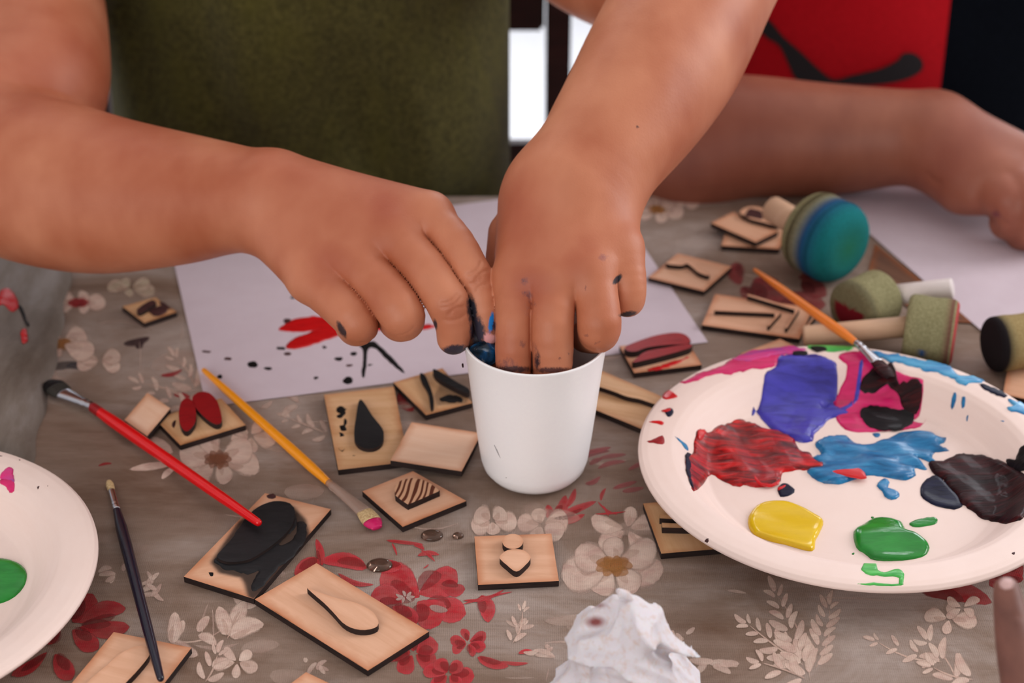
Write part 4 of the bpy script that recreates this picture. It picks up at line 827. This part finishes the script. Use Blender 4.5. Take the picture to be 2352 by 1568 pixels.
# --- foam daubers with wooden handles
def dauber(label, cf, cb, r, hend, hr, foamc=FOAM, hm=DOWEL, face=None, side=None, facecol=None, hl='wooden handle', rnd=.35, cap=None):
    """cf, cb: centres (cm) of the front face and the back face of the foam cylinder; hend: handle end"""
    cf, cb, hend = map(np.array, (cf, cb, hend)); L = np.linalg.norm(cf - cb); ax = (cb - cf) / L
    e = empty('foam_dauber', (float((cf + cb)[0] / 2), float((cf + cb)[1] / 2), 0), label, 'sponge dauber')
    prof = [(0, .001)] + [(0, r * (1 - rnd * .6) * k) for k in (.25, .5, .75, .95)] + [(r * rnd * (1 - math.cos(a)) * .6, r * (1 - rnd * .6) + r * rnd * .6 * math.sin(a)) for a in np.linspace(0, math.pi / 2, 7)] + [(L * q, r * (1 + .02 * math.sin(q * 9))) for q in (.3, .45, .6, .75)] + [(L - r * rnd * .5 * (1 - math.sin(a)), r * (1 - rnd * .5) + r * rnd * .5 * math.cos(a)) for a in np.linspace(0, math.pi / 2, 7)] + [(L, r * .3), (L, .001)]
    prof = sorted(prof[:12], key=lambda q: q[0]) + prof[12:] if False else prof
    V, Fc = lathe_pts(prof, 64, tuple(cf), tuple(ax)); V = np.array(V); d = V - cf; tt = d @ ax; rr = np.linalg.norm(d - tt[:, None] * ax, axis=1)
    pa = np.zeros(len(V)); pc = np.ones((len(V), 4)); pc[:, :3] = srgb(140, 132, 96)[:3]
    for fn in (face or []):
        a, c = fn(tt / L, rr / r, V); m = (a > pa * .999) & (a > 0); pa = np.maximum(pa, a); pc[m, :3] = (np.array(c)[:3] if np.ndim(c) == 1 else c[m][:, :3])
    mesh('foam_head', V, Fc, foamc, e, attrs={'paint_amount': pa, 'paint_color': pc})
    hx = hend - cb; Lh = np.linalg.norm(hx); V, Fc = lathe_pts([(-.3, .001), (-.3, hr), (Lh * .5, hr), (Lh - .15, hr), (Lh - .04, hr * .93), (Lh, hr * .7), (Lh, .001)], 32, tuple(cb), tuple(hx / Lh))
    n = len(V); G = np.c_[np.array(V) / 100, np.ones(n)]; h = mesh('handle', V, Fc, hm, e, attrs={'burn': np.zeros(n), 'grain': G}); return e
cfA = bp(1950, 572, 2.7); cfA = np.array(cfA); cbA = np.array(bp(1846, 520, 2.75)) ; 
def f_face(c, lim=.12): return lambda t_, r_, V_: (np.where(t_ < lim, 1.0, 0), srgb(*c))
def bluegreen(t_, r_, V_):
    c = np.ones((len(t_), 4)); a = np.where(t_ < .5, 1, np.clip(1 - (t_ - .5) / .14, 0, 1))
    g = np.array(srgb(36, 120, 92)); tq = np.array(srgb(24, 124, 128)); b = np.array(srgb(36, 84, 132)); k = np.clip(r_ * 1.25, 0, 1)[:, None]; c = g * (1 - k) + tq * k; k2 = np.clip((t_ - .12) / .3, 0, 1)[:, None]; c = c * (1 - k2) + b * k2; return a, c
dauber('largest foam dauber painted blue and green, at the far edge of the stamps', cfA, cbA, 2.62, bp(1770, 478, 2.9), .85, face=[bluegreen], rnd=.8)
fb = np.array(bp(1950, 714, 1.75)); bb = np.array(bp(2026, 680, 1.75))
dauber('olive foam dauber with a red stained face and white handle, behind the orange brush', fb, bb, 1.72, bp(2190, 662, 2.9), .62, hm=WHITEP, face=[lambda t_, r_, V_: (np.where((t_ < .25), .6, 0), srgb(84, 78, 62)), lambda t_, r_, V_: (np.where((t_ < .1) & (r_ < .62) & (V_[:, 2] < 2.0), 1., 0), srgb(122, 22, 34))], hl='white handle')
fc_ = np.array(bp(2196, 766, 1.95)); bc_ = np.array(bp(2080, 750, 1.95))
dauber('olive foam dauber with a red painted face and long pale handle, behind the big plate', fc_, bc_, 1.95, bp(1845, 772, 1.3), .62, face=[lambda t_, r_, V_: (np.where(t_ < .06, 1., 0), srgb(196, 84, 84)), lambda t_, r_, V_: (np.where((t_ > .08) & (t_ < .16), .8, 0), srgb(120, 70, 66)), lambda t_, r_, V_: (np.where((t_ > .5) & (t_ < .72) & (V_[:, 1] < fc_[1] - 1.2) & (V_[:, 2] < 1.6), 1., 0), srgb(40, 100, 170))])
fd_ = np.array(bp(2276, 792, 1.75)); bd_ = np.array(bp(2400, 776, 1.75))
FOAMY = foam('yellowish_foam', [(150, 128, 84), (176, 156, 110)])
dauber('yellowish foam dauber with a black painted face, cut off by the right edge', fd_, bd_, 1.6, bp(2620, 760, 1.9), .6, foamc=FOAMY, face=[lambda t_, r_, V_: (np.where(t_ < .14, 1., 0), srgb(30, 25, 28))])

# --- crumpled white tissue in the foreground
pk = bd(1428, 1440, 76.0)
def tissue_f(p):
    z = p[:, 2]; rz = np.clip((6.3 - z) / 6.3, 0, 1); cx_, cy_ = TXc, TYc
    dx, dy = p[:, 0] - cx_, p[:, 1] - cy_; a = np.arctan2(dy, dx); r = np.sqrt(dx * dx + dy * dy)
    R = 3.2 * rz ** .42 * (1 + .09 * np.sin(2 * a + z * .7) + .07 * np.sin(5 * a - z * 1.1 + 1) + .03 * np.sin(9 * a + z * 2.1))
    wx = p[:, 0] + .5 * np.sin(z * 1.3 + p[:, 1]); wz = z + .7 * np.sin(p[:, 0] * .9 + .6); wy = p[:, 1] + .4 * np.sin(z * 1.7)
    n = np.abs(np.sin(wz * 1.25 + wx * .5)) ** .7 * .55 + np.abs(np.sin(wx * 1.3 - wz * .5 + 1)) ** .8 * .35 + np.abs(np.sin(wy * 2.3 + wz * 2.0 + wx)) * .14
    return ((r - R) * .55 + (n - .55) * .85).astype(np.float32)
TXc, TYc = float(bp(1430, 1600)[0]), float(bp(1430, 1640)[1])
A = np.arange(-4.6, 4.6, .11); V, Fs = surfnet(tissue_f, (TXc + A).astype(np.float32), (TYc + A).astype(np.float32), np.arange(-.3, 7.2, .11, dtype=np.float32), 3)
V[:, 2] = np.maximum(V[:, 2], .05); V = relax(V, Fs, 1)
TM = M('white_tissue', .85, .2); nz = TM.noise(60, 5, .7, dist=1); n2 = TM.noise(18, 4, .6); c = TM.mix(TM.ramp(n2, [(.5, (0, 0, 0)), (.7, (.7, .7, .7))]), srgb(240, 234, 240), srgb(228, 202, 190))
c = TM.mix(TM.ramp(nz, [(.66, (0, 0, 0)), (.72, (.8, .8, .8))]), c, srgb(120, 84, 90)); TM.col(TM.mix(TM.attr('stain'), c, srgb(150, 82, 80))); TM.bump(TM.noise(260, 4, .7), .5, .002)
TM.b.inputs['Subsurface Weight'].default_value = .2; TM.b.inputs['Subsurface Scale'].default_value = .004
px_, py_, _ = proj(V); stt = np.clip(1.4 - np.hypot((px_ - 1368) / 22, (py_ - 1428) / 12), 0, 1) + np.clip(1.2 - np.hypot((px_ - 1378) / 18, (py_ - 1390) / 7), 0, 1) * .7
tag(mesh('crumpled_tissue', V, Fs, TM.m, attrs={'stain': np.clip(stt, 0, 1)}), 'crumpled white tissue with plum stains standing at the bottom edge of the picture', 'tissue')
# ================================================================== PEOPLE
def upp(px, py, D, r): return (*bd(px, py, D), r)
# --- first child: torso, two arms and hands in one surface
TCX, TCY = -14.6, 121.0
torso = group([Cone((TCX, TCY, -23), (TCX, TCY, 26), 9.5, 9.5), Cone((TCX - 4.6, TCY, -23), (TCX - 4.6, TCY, 26), 9.0, 9.2), Cone((TCX + 4.6, TCY, -23), (TCX + 4.6, TCY, 26), 9.0, 9.2), Cone((TCX - 10, TCY + .5, 27), (TCX + 10, TCY + .5, 27), 5.2, 5.2), Cone((TCX, TCY, 26), (TCX, TCY, 42), 5, 4.4)], 2.0)
armA = chainw([(TCX - 11.5, 121, 27, 5.0), upp(70, -150, 116, 4.7), upp(76, 60, 112, 4.65), upp(62, 215, 108, 4.75), upp(-60, 300, 104.5, 4.5)], .8)
foreA = chain([(-110, 330, 104, 165), (0, 390, 102.5, 188), (110, 420, 101, 196), (240, 448, 99.5, 184), (400, 456, 97.5, 156), (500, 455, 96, 133), (600, 460, 94.5, 113)], .6)
palmA = group([Cone(*[J(*q)[0] for q in ((640, 432, 94.5, 0), (985, 498, 91.0, 0))], J(0, 0, 94, 79)[1], J(0, 0, 91, 60)[1]),
               Cone(*[J(*q)[0] for q in ((630, 450, 94.0, 0), (905, 545, 90.3, 0))], J(0, 0, 94, 86)[1], J(0, 0, 91, 62)[1]),
               Cone(*[J(*q)[0] for q in ((625, 480, 94.0, 0), (815, 602, 90.2, 0))], J(0, 0, 94, 84)[1], J(0, 0, 91, 60)[1]),
               Cone(*[J(*q)[0] for q in ((625, 505, 94.3, 0), (716, 640, 90.9, 0))], J(0, 0, 94, 78)[1], J(0, 0, 91, 56)[1]),
               Cone(*[J(*q)[0] for q in ((720, 458, 95.5, 0), (890, 520, 93.5, 0))], J(0, 0, 94, 62)[1], J(0, 0, 91, 70)[1])], 1.3)
fA = [chain([(985, 497, 91, 50), (1045, 560, 89.6, 46), (1086, 630, 88.9, 43)], .2), chain([(1086, 630, 88.9, 42), (1113, 712, 88.9, 34), (1121, 765, 89.2, 28)], .15),
      chain([(905, 545, 90.3, 55), (975, 618, 89.0, 52), (1027, 692, 88.2, 50)], .2), chain([(1027, 692, 88.2, 49), (1043, 745, 88.6, 44), (1042, 776, 89.0, 39)], .2),
      chain([(815, 602, 90.2, 55), (878, 662, 88.9, 54), (924, 724, 88.3, 53), (914, 734, 90.0, 47), (900, 700, 92.5, 42)], .2),
      chain([(716, 640, 90.9, 55), (775, 690, 89.6, 53), (820, 738, 89.0, 50), (815, 745, 90.6, 46), (800, 705, 93.0, 42)], .2)]
thumbA = chain([(760, 470, 97.0, 60), (930, 600, 95.0, 48), (1055, 690, 92.0, 40), (1098, 775, 90.4, 33)], .3)
handsA = fingers([fA[0:2], fA[2:4], fA[4:5], fA[5:6]])
armA_all = join([(foreA, 0), (palmA, .9), (handsA, .42), (thumbA, .08)])
elbA = join([(armA, 0), (armA_all, .9)])
armB = chainw([(TCX + 11.0, 121, 25, 4.9), (3.8, 112.8, 17.8, 4.4), (9.8, 103, 18.6, 4.5), upp(1640, -130, 101, 4.5)], .8)
foreB = chain([(1640, -130, 101, 182), (1582, 20, 98.5, 184), (1500, 170, 95.5, 180), (1395, 330, 92.6, 152), (1322, 430, 91.2, 128)], .8)
palmB = group([Cone(*[J(*q)[0] for q in ((1268, 450, 91.3, 0), (1197, 640, 88.9, 0))], J(0, 0, 91, 100)[1], J(0, 0, 91, 66)[1]),
               Cone(*[J(*q)[0] for q in ((1290, 450, 91.0, 0), (1275, 640, 88.2, 0))], J(0, 0, 91, 100)[1], J(0, 0, 91, 60)[1]),
               Cone(*[J(*q)[0] for q in ((1335, 460, 91.2, 0), (1355, 620, 88.2, 0))], J(0, 0, 91, 92)[1], J(0, 0, 91, 58)[1]),
               Cone(*[J(*q)[0] for q in ((1375, 490, 91.6, 0), (1424, 570, 89.2, 0))], J(0, 0, 91, 76)[1], J(0, 0, 91, 52)[1]),
               Cone(*[J(*q)[0] for q in ((1240, 500, 92.6, 0), (1210, 600, 91.6, 0))], J(0, 0, 91, 90)[1], J(0, 0, 91, 66)[1])], 1.7)
fB = [chain([(1197, 640, 88.9, 62), (1183, 740, 87.7, 45), (1181, 830, 88.0, 43), (1190, 930, 89.3, 35)], .2),
      chain([(1275, 640, 88.2, 58), (1268, 745, 87.4, 51), (1268, 830, 87.9, 48), (1262, 930, 89.3, 37)], .2),
      chain([(1355, 620, 88.2, 56), (1371, 700, 87.6, 52), (1376, 752, 87.5, 51), (1368, 768, 89.4, 44), (1345, 772, 91.0, 38)], .2),
      chain([(1424, 570, 89.2, 50), (1438, 630, 88.8, 46), (1442, 676, 88.8, 42), (1440, 690, 89.4, 38), (1425, 675, 91.0, 36)], .2)]
thumbB = chain([(1180, 540, 93.0, 60), (1150, 680, 92.0, 42), (1150, 760, 91.2, 36), (1160, 850, 90.8, 32)], .3)
handB = fingers([fB[0:1], fB[1:2], fB[2:3], fB[3:4]])
armB_all = join([(armB, 0), (foreB, 1.2), (palmB, 1.6), (handB, .45), (thumbB, .3)])
elbB = armB_all
bodyf = lambda p: np.minimum(smin(smin(torso(p), armA(p), 2.0), armB(p), 2.0), np.minimum(elbA(p), elbB(p)))
X = axis_pts(-40, 18, -15, 8.2, .085, .36); Y = axis_pts(70, 134.5, 74.5, 86.5, .1, .36); Zc = axis_pts(-39, 47, 1.5, 16.5, .085, .4)
Vb, Fb = surfnet(bodyf, X, Y, Zc); 
hc = [(bd(860, 590, 91), 6.6), (bd(1310, 650, 88.5), 6.0)]; wt = np.clip(np.min([np.linalg.norm(Vb - c, axis=1) - r for c, r in hc], axis=0) / 2.5, 0, 1)
Vb = relax(Vb, Fb, 2, .45); Vb = relax(Vb, Fb, 45, .6, wt); Nb = vnormals(Vb, Fb)
cr = []
def arcs(cx_, cy_, ang, wd, n, gap, dp=.022, w_=2.0, bow=6):
    c, s = math.cos(ang), math.sin(ang)
    for i in range(n):
        o = (i - (n - 1) / 2) * gap; L = wd * (1 - .18 * abs(i - (n - 1) / 2)); pts = []
        for u in np.linspace(-1, 1, 9): a, b = L * u, o + bow * (u * u) * (-1 if i < n / 2 else 1); pts.append((cx_ + a * c - b * s, cy_ + a * s + b * c))
        cr.append((pts, w_ * 1.6, dp * 2.1))
arcs(1098, 625, -.75, 22, 2, 12, .03, 2.2); arcs(1100, 652, -.6, 16, 2, 9, .022, 2); arcs(1040, 700, -.5, 24, 3, 10, .026, 2.2); arcs(1045, 735, -.2, 24, 1, 8, .02, 2)
arcs(855, 782, -.45, 24, 1, 6, .018, 1.6); arcs(935, 765, -.5, 22, 1, 6, .014, 1.6)
cr.append(([(0, 182), (60, 192), (120, 205), (180, 222), (236, 244)], 7, .05))
DK, PP, BK = (50, 42, 52), (104, 62, 66), (34, 30, 40)
stains = [(785, 757, 8, 22, -.5, (60, 42, 44), 1.0), (1000, 745, 5, 14, -.2, DK, .9), (1042, 805, 38, 13, -.15, (50, 46, 60), 1.0), (1084, 712, 12, 36, -.12, (44, 42, 52), 1.0), (1096, 760, 18, 40, -.1, (56, 52, 66), 1.0), (1128, 741, 6, 24, .12, (28, 130, 214), 1.1), (1132, 750, 8, 20, .1, (40, 40, 70), .75), (1108, 792, 26, 12, 0, (26, 30, 48), .95), (1124, 778, 15, 14, .1, (232, 164, 164), 1.0),
          (1205, 645, 12, 12, .5, PP, .66), (1212, 676, 16, 10, .6, PP, .68), (1222, 695, 20, 7, .7, PP, .5), (1384, 590, 13, 10, .2, (150, 90, 84), .65), (1418, 642, 7, 15, .75, BK, 1.05), (1442, 721, 22, 7, -.18, BK, 1.0), (1347, 770, 8, 5, 0, PP, .62), (1372, 787, 10, 4, -.5, PP, .62), (1345, 660, 3, 10, .2, (120, 60, 50), .6), (1286, 823, 5, 5, 0, PP, .65), (1306, 811, 4, 5, 0, PP, .6), (1200, 790, 10, 14, 0, PP, .52), (1228, 800, 12, 18, 0, PP, .52), (1165, 835, 26, 16, 0, PP, .58), (1178, 848, 50, 9, 0, (70, 40, 40), .9), (1270, 850, 50, 8, 0, (84, 46, 42), .9), (1234, 830, 8, 26, 0, (60, 36, 40), .8), (1464, 291, 5, 4, 0, (90, 50, 42), .9), (1177, 718, 8, 3, 0, (130, 80, 70), .5), (1215, 712, 30, 20, .5, (150, 96, 90), .42)]
reds = [(880, 470, 60, .7), (760, 600, 60, .5), (860, 430, 110, .5), (700, 420, 160, .35), (800, 470, 120, .35), (1220, 655, 55, .6), (1320, 600, 50, .35), (1100, 640, 30, .3), (1045, 715, 30, .3), (1200, 500, 90, .4), (1240, 560, 90, .3), (855, 700, 20, .2), (300, 270, 160, .5), (100, 150, 160, .5), (1150, 800, 50, .3), (1345, 560, 40, .3), (600, 380, 130, .3)]  # flushed knuckles and tan; shade of arm tops and hand side painted redder
Vb, at_ = dress(Vb, Nb, cr, stains, reds, 0, 120)
kid = empty('person', (TCX, TCY, -75), 'child in an olive green shirt dipping both hands into the cup', 'person')
mesh('body', Vb, Fb, SKIN, kid, attrs=at_)
# fingernails that can be seen: index and middle of the left-hand hand
shirtf_core = group([Cone((TCX, TCY - .2, -22), (TCX, TCY, 27), 10.6, 10.2), Cone((TCX - 4.2, TCY - .2, -22), (TCX - 4.2, TCY, 27), 10.4, 10.3), Cone((TCX + 4.1, TCY - .2, -22), (TCX + 4.1, TCY, 27), 10.4, 10.3), Cone((TCX - 10.5, TCY + .5, 27.5), (TCX + 10.5, TCY + .5, 27.5), 6.3, 6.3)], 2.0)
def shirtf(p):
    d = shirtf_core(p); sl = group([Cone((TCX - 11.5, 121, 27), tuple(bd(70, -150, 116)), 6.2, 6.3), Cone((TCX + 11, 121, 25), (3, 114, 20.5), 6.2, 6.2)], 0)(p); d = smin(d, sl, 1.5)
    x, z = p[:, 0], p[:, 2]; fr = np.clip((TCY - p[:, 1]) / 6, 0, 1)
    fo = .34 * np.sin(x * .62 + z * .10 + 1.4 * np.sin(z * .13)) + .26 * np.sin(x * .33 - z * .30 + .6) + .12 * np.sin(x * 1.3 + z * .22)
    d = d + fo * 1.7 * fr; d = np.maximum(d, 0.0 + (z - 31.5)); hole = (p[:, 2] - 33); return np.maximum(d, hole).astype(np.float32)
X = np.arange(-38, 14, .38, dtype=np.float32); Y = np.arange(108, 136, .38, dtype=np.float32); Zc = np.arange(-44, 36, .38, dtype=np.float32)
Vs, Fs = surfnet(shirtf, X, Y, Zc, 2.2); Vs = relax(Vs, Fs, 2); sh = mesh('shirt', Vs, Fs, OLIVE, kid, label='olive green shirt')

# --- second child on the right, behind
T2X, T2Y = 28.0, 138.0
torso2 = group([Cone((T2X - 5, T2Y, -30), (T2X - 5, T2Y, 24), 9, 9), Cone((T2X + 5, T2Y, -30), (T2X + 5, T2Y, 24), 9, 9), Cone((T2X - 11, T2Y, 26), (T2X + 11, T2Y, 26), 5, 5), Cone((T2X, T2Y, 26), (T2X, T2Y, 40), 4.6, 4.2)], 2)
arm2 = chainw([(T2X - 12, T2Y - 1, 25, 4.8), (T2X - 15, 131, 14, 4.4), upp(1560, 318, 125, 4.5), upp(1700, 314, 123.5, 4.35), upp(1900, 320, 122, 3.85), upp(2120, 312, 120, 3.05)], 1.2)
palm2 = group([Cone(*[J(*q)[0] for q in ((2165, 318, 119.5, 0), (2352, 388, 117, 0))], 2.8, 2.1), Cone(*[J(*q)[0] for q in ((2170, 335, 118.6, 0), (2310, 418, 115.8, 0))], 2.7, 2.0), Cone(*[J(*q)[0] for q in ((2175, 360, 118.2, 0), (2262, 424, 115.8, 0))], 2.5, 1.9), Cone(*[J(*q)[0] for q in ((2170, 375, 118.4, 0), (2210, 430, 116.8, 0))], 2.1, 1.75)], 1.0)
f2 = [chain([(2352, 390, 117, 64), (2440, 440, 114.5, 56), (2450, 500, 114.4, 48), (2430, 530, 115.6, 42)], .2), chain([(2312, 418, 115.8, 62), (2372, 470, 113.6, 54), (2375, 520, 114.0, 48), (2350, 536, 115.4, 42)], .2),
      chain([(2262, 424, 115.8, 58), (2318, 462, 114.0, 50), (2330, 505, 114.6, 44), (2312, 512, 115.6, 40)], .2), chain([(2210, 430, 116.8, 54), (2240, 442, 115.6, 46), (2262, 448, 116.2, 40), (2260, 452, 117.2, 36)], .2), chain([(2230, 330, 121, 60), (2380, 400, 121, 50), (2450, 470, 118.6, 42)], .3)]
bf2 = join([(torso2, 0), (arm2, 2.0), (palm2, 1.4), (f2[0], .4), (f2[1], .12), (f2[2], .1), (f2[3], .1), (f2[4], .3)])
X = axis_pts(2, 45, 22, 39, .17, .5); Y = axis_pts(94, 150, 95, 112, .2, .5); Zc = axis_pts(-41, 46, -.5, 10, .17, .5)
V2, F2 = surfnet(bf2, X, Y, Zc); V2 = relax(V2, F2, 3); V2 = relax(V2, F2, 20, .6, np.clip((bd(2160, 360, 119)[0] - V2[:, 0]) / 3, 0, 1)); N2 = vnormals(V2, F2)
cr = [([(2130, 400), (2140, 412), (2158, 420)], 6, .08), ([(2282, 480), (2290, 500), (2310, 512)], 6, .08)]
V2, at_ = dress(V2, N2, cr, [(2288, 492, 14, 10, .5, (110, 50, 60), .7)], [(2200, 350, 120, .5), (2300, 460, 80, .6), (1650, 300, 200, .5)])
k2 = empty('person', (T2X, T2Y, -75), 'child in a red shirt with a black mark, one hand on the far sheet', 'person')
mesh('body', V2, F2, SKIN2, k2, attrs=at_)
def ring_mesh(cx_, cy_, a, b, z0, z1, th0, th1, seg=60, nz=30, wob=.3, off=0, pw=.75):
    V = []
    for j in range(nz + 1):
        z = z0 + (z1 - z0) * j / nz
        for i in range(seg + 1):
            th = th0 + (th1 - th0) * i / seg; c, s = math.cos(th), math.sin(th); x = cx_ + (a + off) * np.sign(c) * abs(c) ** pw; y = cy_ + (b + off) * np.sign(s) * abs(s) ** pw
            y += wob * math.sin(x * .35 + z * .2) * math.sin(z * .1 + 1) ; V.append((x, y, z))
    n = seg + 1; return V, [(j * n + i, j * n + i + 1, (j + 1) * n + i + 1, (j + 1) * n + i) for j in range(nz) for i in range(seg)]
A2, B2 = 18.5, 9.8
xr = (2206 - W / 2) / F * 131 ; ca = np.clip((xr - T2X) / A2, -1, 1); thr = -math.acos(np.sign(ca) * abs(ca) ** (1 / .75))
V, Fc = ring_mesh(T2X, T2Y, A2, B2, -30, 30, thr - 2 * math.pi + .0 + .0, thr - 2 * math.pi + .0, 2) if False else (None, None)
V, Fc = ring_mesh(T2X, T2Y, A2, B2, -30, 29, -math.pi * 1.35, thr, 80); rs = mesh('shirt', V, Fc, REDF, k2, label='red shirt front')
V, Fc = ring_mesh(T2X, T2Y, A2, B2, -30, 29, thr, math.pi * .65, 60); mesh('shirt_side_panel', V, Fc, BLACKF, k2, label='black side panel of the red shirt')
def f2y(x, z):
    c = np.clip((x - T2X) / A2, -.999, .999); ct = np.sign(c) * abs(c) ** (1 / .75); s = -math.sqrt(1 - ct * ct); y = T2Y - B2 * abs(s) ** .75; return y + .3 * math.sin(x * .35 + z * .2) * math.sin(z * .1 + 1)
out = resample([(1742, 62), (1752, 40), (1772, 52), (1800, 85), (1842, 122), (1882, 160), (1915, 182), (1960, 172), (2020, 158), (2062, 138), (2072, 124), (2096, 122), (2116, 136), (2118, 156), (2100, 172), (2060, 186), (2000, 194), (1930, 192), (1860, 190), (1828, 180), (1812, 150), (1790, 105), (1760, 85)], 6)
V = []
for a, b in out:
    y = 128.
    for _ in range(8):
        d = ray(a, b); q = d * (y / d[1]); y = f2y(q[0], q[2] + CH)
    V.append((q[0], y - .12, q[2] + CH))
V2_ = [(a, b + .1, c) for a, b, c in V]; n = len(V); P2 = [(v[0], v[2]) for v in V]; vv, ff = tri_fill(P2, .8); Y_ = [f2y(a, b) for a, b in vv]
VV = [(a, y - .14, b) for (a, b), y in zip(vv, Y_)] + [(a, y - .02, b) for (a, b), y in zip(vv, Y_)]; m_ = len(vv); ff = orient_up(vv, ff)
mesh('black_shirt_mark', VV, [tuple(t_) for t_ in ff] + [tuple(i + m_ for i in reversed(t_)) for t_ in ff], BPRINT, k2, label='black curved mark on the red shirt')

# --- third person: a hand reaching in at the lower right
f3 = [chain([(2312, 1354, 70.0, 31), (2326, 1440, 69.4, 42), (2350, 1560, 68.4, 52), (2390, 1700, 67, 60)], .2), chain([(2400, 1480, 71.5, 36), (2430, 1560, 70.5, 46), (2470, 1700, 68.5, 58)], .2), chain([(2500, 1500, 71.5, 34), (2530, 1580, 70.5, 44), (2560, 1710, 68.8, 56)], .2), chain([(2600, 1560, 71, 30), (2620, 1630, 70.2, 38), (2640, 1730, 69, 50)], .2), chain([(2280, 1760, 69, 36), (2310, 1820, 67.6, 46), (2400, 1930, 66, 60)], .2)]
p3 = group([Cone(J(2400, 1900, 64.5, 0)[0], J(2390, 1700, 67, 0)[0], 1.7, 1.05), Cone(J(2460, 1900, 64.5, 0)[0], J(2470, 1700, 68.5, 0)[0], 1.7, 1.0), Cone(J(2520, 1910, 64.8, 0)[0], J(2560, 1710, 68.8, 0)[0], 1.6, 1.0), Cone(J(2560, 1930, 65, 0)[0], J(2640, 1730, 69, 0)[0], 1.4, .9), Cone(J(2470, 1960, 64, 0)[0], J(2540, 2350, 57, 0)[0], 1.9, 2.7)], .8)
bf3 = join([(p3, 0)] + [(q, .3 if i == 0 else .12) for i, q in enumerate(f3)])
lo3 = np.array([16.5, 28, 1.0]); X = np.arange(15.5, 29, .13, dtype=np.float32); Y = np.arange(36, 68, .14, dtype=np.float32); Zc = np.arange(-2, 20, .14, dtype=np.float32)
V3, F3 = surfnet(bf3, X, Y, Zc); V3 = relax(V3, F3, 2); N3 = vnormals(V3, F3); V3, at_ = dress(V3, N3, [([(2300, 1420), (2330, 1412), (2352, 1420)], 4, .03)], [(2312, 1340, 18, 14, 0, (206, 170, 166), 1.0)], [])  # pale fingertip patch paints the nail's highlight into the skin colour
k3 = empty('person', (float(V3[:, 0].mean()), 40, -75), 'bare finger reaching in at the lower right edge, in front of the paint plate', 'person'); mesh('body', V3, F3, SKIN3, k3, attrs=at_)

# --- chair behind the first child
ch = empty('wooden_chair', (-15, 130, -75), 'dark brown wooden chair behind the child in the olive shirt', 'chair')
px2 = (1283 - W / 2) / F * 152
for x in (px2, px2 - 40): box('back_post', (x - 1.05, 144, -74.9), (x + 1.05, 147, 34), CHAIRW, ch, bev=.25)
box('top_rail', (px2 - 38.8, 144.6, -.9), (px2 - 1.2, 146.4, 12), CHAIRW, ch, bev=.3); box('lower_rail', (px2 - 38.8, 144.8, -14.2), (px2 - 1.2, 146.2, -11.4), CHAIRW, ch, bev=.2)
box('seat', (px2 - 41, 106, -36), (px2 + 1, 143.8, -33), CHAIRW, ch, bev=.5)
for x in (px2, px2 - 40): box('front_leg', (x - 1.3, 107, -74.9), (x + 1.3, 109.6, -36.2), CHAIRW, ch, bev=.25)
